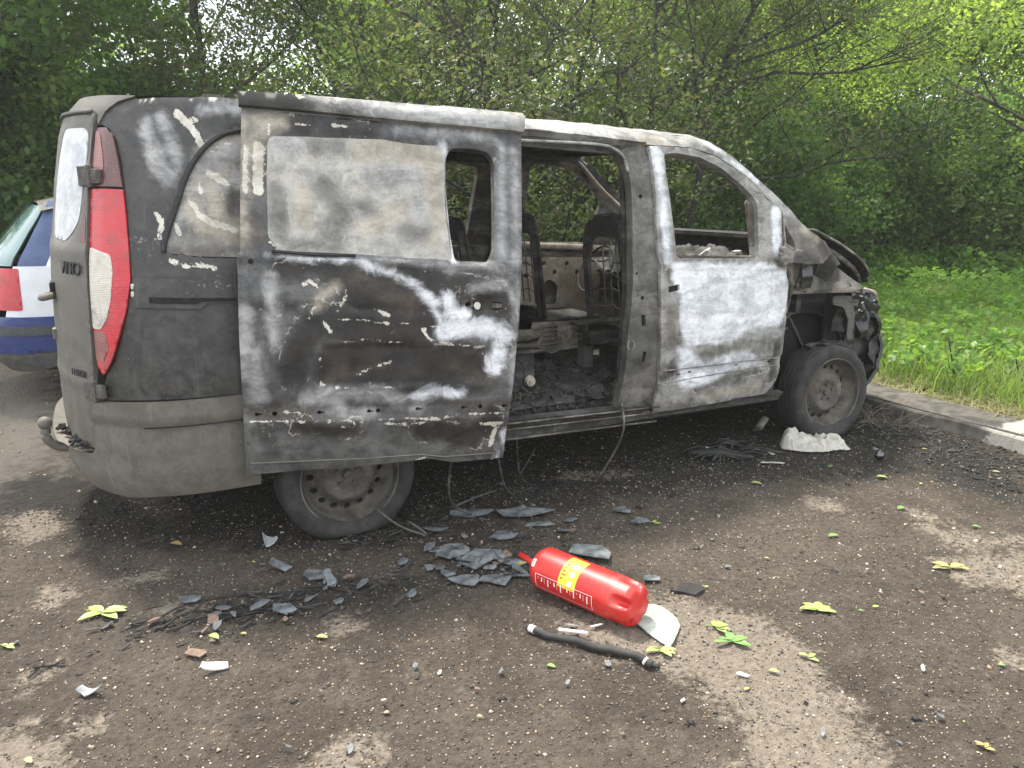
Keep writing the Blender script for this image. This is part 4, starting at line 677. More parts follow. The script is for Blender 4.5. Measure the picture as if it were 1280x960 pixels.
# ---- wing inner panel, wheel house, front corner
wg = [(2.66, 1.26), (2.72, 1.33), (2.816, 1.375), (2.981, 1.385), (3.029, 1.297), (3.082, 1.265), (3.298, 1.157), (3.458, 1.088), (3.40, 1.058), (2.837, 1.045), (2.74, 1.03), (2.70, 1.15)]
wh = [rounded([(3.092, 1.19), (3.112, 1.19), (3.118, 1.245), (3.098, 1.24)], .01), circle((3.150, 1.168), .011, 8), rounded([(3.075, 1.088), (3.10, 1.092), (3.12, 1.145), (3.10, 1.142)], .01), circle((3.335, 1.090), .010, 8)]
def wrel(u, z):
    P_ = np.stack([u, z], 1); return .022*vnoise(P_, 9, 21)*np.clip((3.1-u)*5, 0, 1)+.012*vnoise(P_, 22, 23)*np.clip((3.12-u)*5, 0, 1)+ridge(z, 1.072, .008, .008)
panel('inner_wing', wg, wh, PL(-.80), .014, .006, M['wing'], van, relief=wrel, label='bare buckled inner wing panel left where the front wing burnt away')
panel('inner_wing', wg, [], PL(.80), .05, .006, M['char'], van, sign=-1)
plateb('wing_shelf', [(2.72, -.80, 1.052), (3.44, -.80, 1.056), (3.44, -.60, 1.056), (2.72, -.60, 1.052)], M['charbrown'])
mb = MB(); mb.tube(B2G(spline([(2.63, -.83, 1.24), (2.72, -.84, 1.17), (2.76, -.83, 1.05), (2.73, -.82, .9)], 16)), .018, 6); mb.tube(B2G(spline([(2.64, -.84, 1.30), (2.78, -.86, 1.27), (2.85, -.82, 1.20), (2.84, -.81, 1.08)], 14)), .011, 6); mb.build('cowl_wires', M['charbrown'], van, True)
# wheel house shell round the front wheel
def WH(a, b): # a angle, b across
    a = np.asarray(a, float); b = np.asarray(b, float); return B2G(np.stack([3.17+.46*np.cos(a), -.80+b, .42+.48*np.sin(a)], -1))
panel('wheel_house', [(R(8), .18), (R(178), .18), (R(178), .42), (R(8), .42)], [], WH, .06, .01, M['black'], van, relief=None)
plateb('wheel_house_back', [(2.68, -.40, .30), (3.62, -.40, .34), (3.62, -.40, 1.05), (2.68, -.40, 1.05)], M['black'])
wl_ = rounded([(3.27, 1.02), (3.44, 1.02), (3.48, .90), (3.50, .72), (3.44, .735), (3.43, .86), (3.38, .945), (3.27, .965)], .02)
panel('splash_shield', wl_, [], PL(-.74), .025, .008, M['grime'], van, relief=lambda u, z: .01*vnoise(np.stack([u, z], 1), 8, 2))
panel('engine_side', [(3.38, .36), (3.62, .38), (3.66, 1.04), (3.38, 1.05)], [], PL(-.60), .08, .02, M['black'], van)
mb = MB()
for a, b in (((2.78, -.72, .80), (3.05, -.62, .92)), ((2.78, -.70, .74), (3.02, -.60, .80)), ((3.1, -.5, .9), (3.3, -.52, .62))): mb.tube(B2G(np.array([a, (np.array(a)+b)/2+[0, 0, .01], b])), .011, 6)
mb.build('suspension_arm', M['grime'], van, True)
mb = MB(); mb.box(B2G(np.array([3.2, 0, .70])), (.75, 1.0, .50)); mb.box(B2G(np.array([3.62, 0, .60])), (.08, 1.3, .5)); bevel(mb.build('engine_block', M['black'], van), .04)
# headlamp wreck
hl = empty('headlamp_wreck'); hl.parent = van; hl.location = (2.1, -.7, .95)
panel('lamp_shell', rounded([(3.44, 1.050), (3.60, 1.058), (3.68, 1.018), (3.735, .945), (3.755, .873), (3.60, .86), (3.45, .87)], .02), [], PL(-.72), .014, .05, M['glossblack'], hl, relief=lambda u, z: .02*vnoise(np.stack([u, z], 1), 22, 31)+.015*vnoise(np.stack([u, z], 1), 50, 32))
mb = MB(); mb.tube(B2G(spline([(3.60, -.70, 1.06), (3.68, -.72, 1.035), (3.74, -.70, .96), (3.765, -.68, .87)], 16)), .013, 6); mb.build('lamp_rim', M['rust'], hl, True)
mb = MB()
for i in range(5): mb.box(B2G(np.array([rb.uniform(3.52, 3.70), -.742, rb.uniform(.89, 1.02)])), (rb.uniform(.008, .028), .01, rb.uniform(.003, .007)), Matrix.Rotation(rb.uniform(-1, 1), 3, 'Y'))
mb.build('lamp_glint_bits', M['ashwhite'], hl, kind='stuff')  # white bits stand in for glints on the black lamp
# front bumper remnant: a curved skin round the corner
def FB(a, z): # a 0..1 from side to front centre
    a = np.asarray(a, float); z = np.asarray(z, float); xf = np.interp(z, [.33, .40, .49, .62, .73, .81, .87, 1.0], [3.86, 3.97, 4.06, 4.085, 4.06, 4.01, 3.95, 3.86]); t = a*np.pi/2
    return B2G(np.stack([3.45+(xf-3.45)*np.sin(t)**.8, -.84*np.maximum(np.cos(t), 0)**.75, z], -1))
panel('front_bumper_remnant', [(.45, .34), (.55, .34), (1, .34), (1, .92), (.62, .90), (.50, .885), (.42, .84), (.50, .74), (.46, .60), (.40, .50)], [], FB, .03, .02, M['glossblack'], van, relief=lambda u, z: .012*vnoise(np.stack([u*2, z], 1), 12, 41))
def FBM(a, z):
    p = FB(a, z); p[..., 1] *= -1; return p
panel('front_bumper_remnant', [(.2, .34), (1, .34), (1, .92), (.2, .90)], [], FBM, .06, .02, M['char'], van, sign=-1)
mb = MB(); ff = np.array([(.48, .875), (.50, .80), (.51, .72), (.51, .60), (.50, .48), (.47, .37)]); mb.tube(spline(FB(ff[:, 0]+.03, ff[:, 1]), 20), .011, 6); mb.build('bumper_edge', M['ashmetal'], van, True)
plateb('splash_tray', [(3.52, -.62, .72), (3.90, -.58, .70), (3.86, -.55, .42), (3.50, -.60, .38)], M['char'])
# buckled bonnet, hinged at the windscreen and arched clear of the wing
hp = [(3.04, 1.405), (3.18, 1.436), (3.257, 1.424), (3.392, 1.380), (3.517, 1.335), (3.692, 1.254), (3.78, 1.191), (3.815, 1.135), (3.80, 1.11)]
hs_ = spline(hp, 30); ny = 21; V = []
for x_, z_ in hs_:
    for j in range(ny):
        y_ = -.55+1.15*j/(ny-1); V.append((x_+.02*vnoise(np.array([[x_, y_]]), 4, 5)[0], y_, z_-.16*(j/(ny-1))-.012*math.cos(j/(ny-1)*9)+.012*vnoise(np.array([[x_, y_]]), 7, 6)[0]))
V = B2G(np.array(V)); n_ = len(hs_); F = np.array([(i*ny+j, (i+1)*ny+j, (i+1)*ny+j+1, i*ny+j+1) for i in range(n_-1) for j in range(ny-1)])
bn = obj_w('bonnet', np.concatenate([V, V-[0, 0, .012]]), np.concatenate([F[:, ::-1], F+len(V)]), M['char'], van)
mb = MB(); mb.tube(B2G(np.array([(x_, -.556, z_) for x_, z_ in hs_])), .009, 6); mb.build('bonnet_edge', M['wing'], bn, True)
mb = MB(); mb.tube(B2G(np.array([(x_-.02, -.50, z_-.05) for x_, z_ in hs_[6:]])), .018, 6); mb.build('bonnet_rib', M['charbrown'], bn, True)
plateb('bonnet_bracket', [(3.36, -.56, 1.24), (3.44, -.56, 1.27), (3.50, -.56, 1.215), (3.42, -.56, 1.19)], M['grime'])
rc2 = np.random.default_rng(44)
for i in range(9):
    x_, z_ = [(3.50, 1.02), (3.62, .86), (3.78, .80), (3.86, .66), (3.70, .55), (3.44, .86), (3.05, 1.24), (2.88, 1.20), (3.58, .72)][i]
    po = [(x_+rc2.uniform(.03, .09)*math.cos(a), z_+rc2.uniform(.05, .12)*math.sin(a)-.03) for a in np.linspace(0, 2*np.pi, 7, endpoint=False)]
    panel('torn_scrap', po, [], PL(-.60-.14*rc2.random() if i not in (6, 7) else -.835), .02, .006, [M['char'], M['glossblack'], M['char']][i % 3], van, relief=lambda u, z: .035*vnoise(np.stack([u, z], 1), 13, 50+i))
# ---- wheels
def wheel(x, y, z, steer=0, side=-1, collapsed=.0, seed=0, tsc=.965):
    w_ = empty('wheel'); w_.parent = van; w_.location = (x-1.5, y, z)
    # tyre: lathe about the axle (y), flattened where it meets the ground
    prof = [(.225, .085), (.245, .098), (.285, .106), (.318, .100), (.334, .082), (.338, .04), (.338, -.04), (.334, -.082), (.318, -.100), (.285, -.106), (.245, -.098), (.225, -.085)]
    na = 72; th = np.linspace(0, 2*np.pi, na, endpoint=False); V = []
    for r_, b in prof:
        for a in th:
            px, pz, py = r_*math.cos(a), r_*math.sin(a), b*1.0
            V.append((px, py, pz))
    V = np.array(V); V[:, [0, 2]] *= tsc; low = np.clip((-V[:, 2]-.16)/.18, 0, 1); V[:, 1] *= 1+.28*low; n_ = vnoise(V[:, [0, 2]], 9, seed)*.006; V[:, 0] += n_; V[:, 2] = np.maximum(V[:, 2], -z+.004)
    V[:, 2] += np.where(V[:, 2] > .2, .010*vnoise(V[:, :2], 14, seed+1), 0)
    V[:, 1] *= side*-1
    c, s = math.cos(steer), math.sin(steer); V = np.column_stack([V[:, 0]*c-V[:, 1]*s, V[:, 0]*s+V[:, 1]*c, V[:, 2]])
    m_ = len(prof); F = [(k*na+i, (k+1)*na+i, (k+1)*na+(i+1) % na, k*na+(i+1) % na) for k in range(m_-1) for i in range(na)]
    ty = link('tyre', mesh_arr('tyre', V, F, True), M['rubber'], w_)
    # grooves as thin rings on the shoulder
    mb = MB()
    for b, rr in ((.05, .340*tsc), (.016, .3405*tsc), (-.02, .3405*tsc), (-.055, .340*tsc)):
        pts = [(rr*math.cos(a), b*-side, max(rr*math.sin(a), -z+.004)) for a in np.linspace(0, 2*np.pi, 60)]; pts = [(p[0]*c-p[1]*s, p[0]*s+p[1]*c, p[2]) for p in pts]; mb.tube(pts, .0035, 4, caps=False)
    g_ = link('tread_ribs', mesh_arr('tread_ribs', np.concatenate(mb.V), mb.F, True), M['seal'], w_)
    # steel disc with vent holes
    def RS(a, b):
        a = np.asarray(a, float); b = np.asarray(b, float); r_ = np.hypot(a, b)
        d = np.interp(r_, [0, .035, .06, .075, .115, .135, .150, .185, .200, .213, .222, .232], [.034, .034, .038, .056, .060, .036, .016, .002, .030, .066, .090, .094])
        yy = d*side; return np.stack([a*c-yy*s+x, a*s+yy*c+y, b+z], -1)
    holes = [circle((.168*math.cos(t), .168*math.sin(t)), .0165, 10) for t in np.linspace(0, 2*np.pi, 16, endpoint=False)]
    panel('wheel_disc', circle((0, 0), .231, 48), holes, RS, .014, .006, M['wheel'], w_, sign=1)
    mb = MB()
    for t in np.linspace(0, 2*np.pi, 5, endpoint=False):
        q = RS(.052*math.cos(t+.3), .052*math.sin(t+.3)); mb.tube([q, q+np.array([0, side*.014, 0])], .010, 6)
    q = RS(0, 0); mb.tube([q, q+np.array([0, side*.02, 0])], [.026, .020], 12); mb.build('wheel_nuts', M['grime'], w_)
    mb = MB(); mb.tube([np.array([x, y-.07*side, z]), np.array([x, y-.002*side, z])], .215, 24); mb.tube([np.array([x, y-.3*side, z]), np.array([x, y, z])], .04, 8); mb.build('brake_drum', M['black'], w_)
    a_ = np.linspace(0, 2*np.pi, 49); mb = MB(); mb.tube([RS(.231*math.cos(t), .231*math.sin(t)) for t in a_], .006, 6, caps=False); mb.build('rim_flange', M['wheel'], w_, True)
wheel(0, -.80, .275, 0, -1, seed=3, tsc=.94); wheel(3.2, -.79, .295, R(-3), -1, seed=5, tsc=.94); wheel(0, .80, .275, 0, 1, seed=7); wheel(3.2, .80, .30, 0, 1, seed=8)
mb = MB()
for i in range(6):
    a = R(90+rb.uniform(-30, 30)); c = np.array([3.2+.322*math.cos(a), -.80+rb.uniform(-.06, .08), .295+.322*math.sin(a)]); mb.box(c, (rb.uniform(.03, .08), rb.uniform(.03, .07), .012), Matrix.Rotation(a-np.pi/2, 3, 'Y')@Matrix.Rotation(rb.uniform(-.3, .3), 3, 'X'))
bevel(mb.build('tyre_blisters', M['rubber'], van), .006)
mb = MB(); mb.box((1.6, 0, .27), (3.4, 1.3, .08)); mb.box((0, 0, .28), (.1, 1.5, .1)); mb.box((3.2, 0, .26), (.12, 1.4, .1)); mb.build('underbody', M['black'], van)
mb = MB(); mb.tube(spline([(.52, -.86, .30), (.47, -.95, .10), (.56, -1.0, .02)], 8), .007, 6); mb.tube(spline([(.80, -.80, .30), (.78, -.92, .12), (.86, -.90, .02)], 8), .006, 6); mb.tube(spline([(.92, -.80, .30), (.94, -.80, .10), (1.02, -.78, .02)], 8), .005, 6); mb.build('dangling_cable', M['char'], van, True, kind='stuff')
mb = MB(); mb.tube([(2.70, -.80, .17), (2.60, -.85, .14)], .024, 8); mb.build('jack_point_tube', M['grime'], van, True)
# ================================================================== GROUND
def mat_ground():
    t = NT('trodden_dirt')
    big = t.noise(1.3, 5, .6); med = t.noise(7, 7, .65, dist=.3); fine = t.noise(45, 6, .7); grit = t.noise(160, 3, .8)
    c = t.mix(t.ramp(big, .35, .65), (.083, .066, .050), (.135, .110, .085))
    c = t.mix(t.ramp(med, .46, .68, 0, .45), c, (.205, .170, .133))
    c = t.mix(t.ramp(fine, .52, .34, 0, .65), c, (.050, .041, .033)); c = t.mix(t.ramp(fine, .56, .70, 0, .5), c, (.27, .225, .18))
    ch = t.math('ADD', t.attr('m_char'), t.math('MULTIPLY', t.math('SUBTRACT', med, .5), 1.1))
    c = t.mix(t.ramp(ch, -.12, .22, 0, .86), c, t.mix(fine, (.010, .010, .010), (.050, .044, .038)))
    sa = t.math('ADD', t.attr('m_sand'), t.math('MULTIPLY', t.math('SUBTRACT', t.math('ADD', t.math('MULTIPLY', med, .6), t.math('MULTIPLY', fine, .4)), .5), .62))
    c = t.mix(t.ramp(sa, -.045, .055, 0, .88), c, t.mix(t.ramp(fine, .3, .7), (.23, .188, .143), (.41, .347, .275)))
    rd = t.math('ADD', t.attr('m_road'), t.math('MULTIPLY', t.math('SUBTRACT', med, .5), 1.2))
    c = t.mix(t.ramp(rd, -.1, .3, 0, .8), c, t.mix(fine, (.20, .175, .145), (.33, .29, .24)))
    gr = t.math('ADD', t.attr('m_soil'), t.math('MULTIPLY', t.math('SUBTRACT', med, .5), .3))
    c = t.mix(t.ramp(gr, -.05, .05), c, (.035, .045, .018))
    c = t.mix(t.ramp(grit, .66, .74, 0, .55), c, (.38, .32, .26)); c = t.mix(t.ramp(grit, .36, .28, 0, .5), c, (.020, .018, .016))
    t.bump(t.math('ADD', t.math('MULTIPLY', fine, 1.), t.math('MULTIPLY', grit, .35)), 1.0, .040)
    return t.set(Base_Color=c, Roughness=.92, Specular_IOR_Level=.25)
M['ground'] = mat_ground()
def graded(lo, hi, a, b, d0, g=1.12):
    v = list(np.arange(a, b, d0)); s = d0; x = a
    while x > lo: s *= g; x -= s; v.insert(0, x)
    s = d0; x = v[-1]
    while x < hi: s *= g; x += s; v.append(x)
    return np.array(v)
GX, GY = graded(-150, 150, -2.0, 4.5, .013), graded(-30, 220, -3.4, .3, .013)
def gheight(P_):
    near = np.exp(-np.maximum(0, np.hypot(P_[:, 0]-1, P_[:, 1]+1.5)-3)/6)
    h = (.010*vnoise(P_, 1.3, 11)+.006*vnoise(P_, 4, 12)+.0055*vnoise(P_, 11, 13)+.004*vnoise(P_, 24, 14)+.0028*vnoise(P_, 47, 15))*near
    s_ = np.max([sdf(P_, q) for q in GR['sand'][:6]], axis=0) if len(P_) < 4000 else 0
    return h-.006
gxx, gyy = np.meshgrid(GX, GY, indexing='ij'); GP = np.stack([gxx.ravel(), gyy.ravel()], 1)
GH = gheight(GP); gm = (GP[:, 0] > 4.35) & (GP[:, 1] > -60); GH[gm] += .05
def near_only(f, lim=12):
    m = (np.abs(GP[:, 0]) < lim) & (np.abs(GP[:, 1]) < lim); o = np.full(len(GP), -1.); o[m] = f(GP[m]); return o
msand = near_only(lambda P_: np.max([sdf(P_, q) for q in GR['sand']], axis=0)); mchar_shade = near_only(lambda P_: np.max([sdf(P_, q)*1.2 for q in GR['char']]+[sdf(P_, [(-1.0, -.72), (3.9, -.72), (4, 1.1), (-1.1, 1.1)])], axis=0))  # burnt areas, plus a rectangle painting the van body's shade on the ground
mroad = near_only(lambda P_: sdf(P_, GR['light_road'])); msoil = np.minimum(GP[:, 0]-4.38, 3)
msoil = np.maximum(msoil, GP[:, 1]-7.2)
nx, ny_ = len(GX), len(GY); ii, jj = np.meshgrid(np.arange(nx-1), np.arange(ny_-1), indexing='ij'); ii = ii.ravel(); jj = jj.ravel()
GF = np.stack([ii*ny_+jj, (ii+1)*ny_+jj, (ii+1)*ny_+jj+1, ii*ny_+jj+1], 1)
obj_w('ground', np.column_stack([GP, GH]), GF, M['ground'], None, True, {'m_sand': msand, 'm_char': np.clip(mchar_shade, -1, .6), 'm_road': np.clip(mroad, -1, .5), 'm_soil': msoil}, kind='structure')
def gz(x, y): return float(gheight(np.array([[x, y]]))[0])

# ---- loose stones, grit and char, as counted stuff would be hopeless
ico = None
def rocks(name, n, region, smin, smax, mat, seed, flat=.6, dens=None, power=2.2):
    r = np.random.default_rng(seed); x0, x1, y0, y1 = region
    P_ = np.column_stack([r.uniform(x0, x1, n*3), r.uniform(y0, y1, n*3)])
    if dens is not None: P_ = P_[r.random(len(P_)) < dens(P_)]
    P_ = P_[:n]; n = len(P_); s_ = smin+(smax-smin)*r.random(n)**power*1.0
    base = np.array([(1, 0, 0), (-1, 0, 0), (0, 1, 0), (0, -1, 0), (0, 0, 1), (0, 0, -1)], float)
    Fb = np.array([(0, 2, 4), (2, 1, 4), (1, 3, 4), (3, 0, 4), (2, 0, 5), (1, 2, 5), (3, 1, 5), (0, 3, 5)])
    a = r.uniform(0, 2*np.pi, n); c, s = np.cos(a), np.sin(a)
    V = base[None]*(r.uniform(.5, 1.15, (n, 6, 1)))*np.array([1, 1, flat])+r.normal(0, .15, (n, 6, 3))
    X = V[..., 0]*c[:, None]-V[..., 1]*s[:, None]; Y = V[..., 0]*s[:, None]+V[..., 1]*c[:, None]
    V = np.stack([X, Y, V[..., 2]], -1)*s_[:, None, None]; V[..., 0] += P_[:, 0, None]; V[..., 1] += P_[:, 1, None]
    V[..., 2] += (gheight(P_)+s_*flat*.35)[:, None]
    F = (Fb[None]+np.arange(n)[:, None, None]*6).reshape(-1, 3)
    return obj_w(name, V.reshape(-1, 3), F, mat, None, False, {'rnd': np.repeat(r.random(n), 6)}, kind='stuff')
def mat_grit(name, cols, rough=.9):
    t = NT(name); r_ = t.n.new('ShaderNodeValToRGB'); r_.color_ramp.interpolation = 'CONSTANT'; t.link(t.attr('rnd'), r_.inputs[0])
    e = r_.color_ramp.elements; e[0].position = 0; e[0].color = (*cols[0], 1); e[1].position = 1/len(cols); e[1].color = (*cols[1], 1)
    for i, c in enumerate(cols[2:]): q = e.new((i+2)/len(cols)); q.color = (*c, 1)
    n = t.noise(120, 3, .7); return t.set(Base_Color=t.mix(t.ramp(n, .3, .8, 0, .5), r_.outputs['Color'], (.05, .045, .04)), Roughness=rough, Specular_IOR_Level=.3)
M['grit'] = mat_grit('pale_grit', [(.32, .26, .20), (.20, .165, .13), (.46, .39, .30), (.14, .115, .09), (.38, .27, .16), (.25, .21, .165), (.55, .49, .40), (.17, .14, .11), (.30, .25, .19), (.42, .33, .22)])
M['chargrit'] = mat_grit('char_crumbs', [(.015, .015, .015), (.035, .032, .03), (.02, .02, .022), (.07, .06, .05), (.012, .012, .012)], .7)
M['glassgrit'] = mat_grit('glass_crumbs', [(.40, .45, .44), (.55, .58, .56), (.25, .32, .31), (.65, .66, .62)], .3)
reg = (-2.4, 4.2, -3.5, .2)
M['soilcrumb'] = mat_grit('soil_crumbs', [(.11, .092, .075), (.075, .062, .05), (.15, .127, .104), (.095, .079, .064), (.20, .17, .138), (.055, .046, .038)])
camd = lambda P_: np.clip(1.25-np.hypot(P_[:, 0]-.3, P_[:, 1]+3.6)/4.6, .12, 1)
rocks('char_by_kerb', 2600, (3.3, 4.06, -2.4, .8), .004, .022, M['chargrit'], 33, .5)
rocks('pale_grit', 42000, reg, .0011, .0062, M['grit'], 1, .7, camd, 3.0)
rocks('soil_crumbs', 52000, reg, .0014, .0070, M['soilcrumb'], 21, .75, camd, 2.4)
rocks('pebbles', 1900, reg, .006, .014, M['grit'], 2, .65, power=3.5)
chd = lambda P_: np.clip(.10+np.max([sdf(P_, q) for q in GR['char']], axis=0)*2.5+.35*(vnoise(P_, 2.2, 5) > .35)+.6*(np.abs(P_[:, 1]+.6)<.35)*(P_[:, 0]>.2), 0.03, 1)
rocks('char_crumbs', 13000, reg, .002, .013, M['chargrit'], 3, .45, chd, 2.6)
rocks('char_lumps', 700, reg, .008, .026, M['chargrit'], 4, .4, chd, 3)
rocks('glass_crumbs', 900, (.9, 3.2, -1.9, -.5), .002, .006, M['glassgrit'], 5, .8)
rocks('far_gravel', 2600, (-6, 4.0, .2, 5.5), .004, .018, M['grit'], 6, .6)

# ---- flat charred sheets, jagged outlines
def mat_char_sheet():
    t = NT('charred_plastic_sheet'); n = t.noise(14, 7, .65); f = t.noise(70, 6, .75)
    c = t.mix(t.ramp(n, .35, .65), (.055, .062, .068), (.20, .215, .22)); c = t.mix(t.ramp(f, .58, .70, 0, .7), c, (.17, .16, .14)); c = t.mix(t.ramp(f, .42, .32, 0, .7), c, (.02, .02, .02))
    t.bump(f, .5, .006); return t.set(Base_Color=c, Roughness=.5, Specular_IOR_Level=.5)
M['sheet'] = mat_char_sheet()
M['brownsheet'] = simple('scorched_brown_sheet', (.10, .065, .045), (.20, .14, .10), 50, .85, .4)
M['foil'] = simple('crumpled_grey_film', (.16, .17, .18), (.38, .39, .40), 30, .4, .5)
M['paper'] = simple('white_paper', (.36, .35, .32), (.56, .54, .50), 30, .8, .2)
def shard(name, x, y, w_, asp, ang, mat, label, group=None, seed=0, thick=.004, lift=.006, tilt=.10, curl=.001, cat='debris', npt=9):
    r = np.random.default_rng(seed); th = np.sort(r.uniform(0, 2*np.pi, npt)+0); th = np.linspace(0, 2*np.pi, npt, endpoint=False)+r.uniform(-.25, .25, npt)
    rr = r.uniform(.45, 1.15, npt); po = np.stack([rr*np.cos(th)*w_/2, rr*np.sin(th)*w_/2*asp], 1)
    P_, T = cdt(po, [], max(w_/8, .006)); c, s = math.cos(ang), math.sin(ang); X = P_[:, 0]*c-P_[:, 1]*s; Y = P_[:, 0]*s+P_[:, 1]*c
    tx, ty = r.normal(0, tilt, 2); Z = lift+P_[:, 0]*tx+P_[:, 1]*ty+curl*((P_[:, 0]/(w_/2))**2)+.05*w_*.25*vnoise(P_/w_, 3.5, seed+5)
    Z += -Z.min()+.008+.010*r.random()+gz(x, y); V = np.column_stack([X, Y, Z]); N = len(V)
    ed = {}
    for a, b, d in T:
        for p, q in ((a, b), (b, d), (d, a)):
            if (q, p) in ed: del ed[(q, p)]
            else: ed[(p, q)] = 1
    F = [tuple(t_) for t_ in T]+[tuple(t_[::-1]+N) for t_ in T]+[(b, a, a+N, b+N) for a, b in ed]
    me = mesh_arr(name, np.concatenate([V, V-[0, 0, thick]]), F, False); o = link(name, me, mat, None); o.location = (x, y, 0); return setp(o, label, cat, group)
view_ang = YAW-math.pi/2
SL = {0: 'largest slate-grey charred plastic sheet, just in front of the van step', 1: 'ragged charred sheet left of the largest one, by the rear wheel', 2: 'small blue-grey charred piece between the large sheets and the extinguisher nozzle', 3: 'narrow charred sliver right below the largest grey sheet',
      5: 'flat grey charred plate on the left side of the broken heap', 7: 'wide dark charred plate in the middle of the broken heap', 10: 'curved blue-grey shard at the front of the broken heap', 12: 'blue-grey charred sheet lying behind the red fire extinguisher', 15: 'flat grey charred shard with a black cable beside it, left of the heap', 13: 'thin upright charred splinter left of the broken heap', 17: 'small dark charred chip right of the fire extinguisher base'}
for i, (x, y, w_) in enumerate(GR['shards']):
    lab = SL.get(i); asp = {0: .62, 1: .6, 12: .6, 7: .45, 3: .4, 10: .55, 13: 1.6}.get(i, .6+.3*((i*37) % 10)/10)
    shard('charred_shard', x, y, w_*1.2, asp, view_ang+rng.uniform(-.4, .4), M['sheet'], lab or 'small charred plastic flake among the broken pieces in front of the van', None if lab else 'small charred flakes in front of the van', 100+i, tilt=.05 if w_ > .1 else .14, npt=5+i % 3)
for i in range(46):
    x, y = (rng.normal(.42, .20), rng.normal(-1.42, .12)) if i < 28 else (rng.normal(-.45, .25), rng.normal(-1.38, .07))
    shard('charred_shard', x, y, rng.uniform(.025, .085), rng.uniform(.4, .9), rng.uniform(0, 6), M['sheet'] if i % 4 else M['brownsheet'], 'small charred plastic flake among the broken pieces in front of the van', 'small charred flakes in front of the van', 200+i, tilt=.3, npt=7)
shard('plastic_shard', -.776, -1.637, .10, .5, view_ang, M['brownsheet'], 'brown scorched rectangular scrap left of the white paper scrap', None, 301, tilt=.05, npt=5)
shard('paper_scrap', -.737, -1.754, .135, .38, view_ang+.5, M['paper'], 'torn white scrap on the dirt at lower left', None, 302, tilt=.3, curl=.02, cat='scrap', npt=6)
shard('film_scrap', -1.11, -1.694, .095, .7, view_ang, M['foil'], 'crumpled grey film scrap lying at the left edge below the palm leaf', None, 303, tilt=.35, curl=.03, cat='scrap')
shard('film_scrap', -.369, -.836, .10, .6, view_ang, M['foil'], 'crumpled silvery scrap just below the rear tyre', None, 304, tilt=.4, curl=.045, cat='scrap', npt=7)
shard('plastic_strip', 2.465, -1.106, .20, .28, view_ang-.05, M['paper'], 'broken white strip beside the black melted strip near the plastic bag', None, 305, tilt=.1, cat='strip', npt=8)
shard('paper_scrap', .797, -2.60, .07, .35, view_ang-.5, M['paper'], 'small white sliver below the green palm leaves', None, 306, tilt=.15, cat='scrap', npt=6)
for i, (x, y, w_) in enumerate([(2.62, -.95, .05), (.53, -2.62, .025), (1.78, -2.3, .025), (.95, -2.90, .03), (1.35, -2.86, .03), (-.08, -2.12, .03), (2.2, -2.6, .03), (3.6, -1.95, .04), (-.30, -.75, .035), (2.33, -.72, .06), (-.30, -2.2, .03)]):
    shard('paper_scrap', x, y, w_, .5, rng.uniform(0, 6), M['paper'], 'tiny pale fragment lying loose on the dirt', 'tiny pale fragments on the dirt', 320+i, tilt=.3, cat='scrap', npt=6)
for i in range(90):
    x, y = rng.uniform(-1.6, 3.8), rng.uniform(-3.1, -.3)
    shard('char_flake', x, y, rng.uniform(.012, .045), rng.uniform(.4, .9), rng.uniform(0, 6), M['sheet'] if i % 3 else M['brownsheet'], 'small dark burnt flake lying on the dirt', 'burnt flakes scattered over the dirt', 400+i, tilt=.3, npt=6)

# ---- pale sheet of laminated glass / film by the extinguisher foot
t = NT('milky_sheet'); n = t.noise(16, 5, .6); t.bump(n, .3, .01); M['milky'] = t.set(Base_Color=t.mix(t.ramp(n, .35, .7), (.25, .28, .24), (.44, .48, .43)), Roughness=.35, Specular_IOR_Level=.5)
po = np.array([(.779, -2.071), (.828, -2.146), (.833, -2.221), (.806, -2.276), (.717, -2.349), (.683, -2.365), (.671, -2.272), (.665, -2.172)])-[.74, -2.22]
P_, T = cdt(rounded(po, .012), [], .012); V = np.column_stack([P_, .012+.008*vnoise(P_, 14, 4)+.05*np.clip(P_[:, 1]+.02, 0, 1)])
o = obj_w('milky_sheet', np.concatenate([V, V-[0, 0, .004]])+[.74, -2.22, 0], np.concatenate([T, T[:, ::-1]+len(V)]), M['milky'], None, True, label='milky white broken sheet by the foot of the fire extinguisher'); o['category'] = 'sheet'

# ---- fire extinguisher
t = NT('red_enamel'); n = t.noise(10, 5, .6); f = t.noise(120, 4, .7); c_ = t.mix(t.ramp(n, .3, .7), (.46, .016, .014), (.55, .028, .022)); c_ = t.mix(t.ramp(f, .60, .74, 0, .7), c_, (.28, .19, .15)); c_ = t.mix(t.ramp(t.noise(5, 8, .7, dist=1), .54, .62, 0, .35), c_, (.30, .10, .08)); t.bump(n, .05, .004)
M['red'] = t.set(Base_Color=c_, Roughness=.42, Specular_IOR_Level=.45)
M['yellow'] = simple('yellow_sticker', (.78, .48, .02), (.82, .55, .04), 20, .5, .05)
M['white_print'] = simple('white_print', (.72, .66, .62), (.80, .76, .72), 20, .6, .05)
M['red_print'] = simple('brown_print', (.35, .06, .02), (.40, .10, .04), 20, .6, .05)
ext = empty('fire_extinguisher', (.56, -1.93, 0), 'red fire extinguisher cylinder lying on its side with a yellow sticker', 'fire extinguisher')
A_ = np.array([.511, -1.738, .089]); B_ = np.array([.668, -2.213, .091]); ax = (B_-A_)/np.linalg.norm(B_-A_); LEN = .50
si = np.cross(ax, [0, 0, 1.]); si /= np.linalg.norm(si); up_ = np.cross(si, ax)
RAD = .085
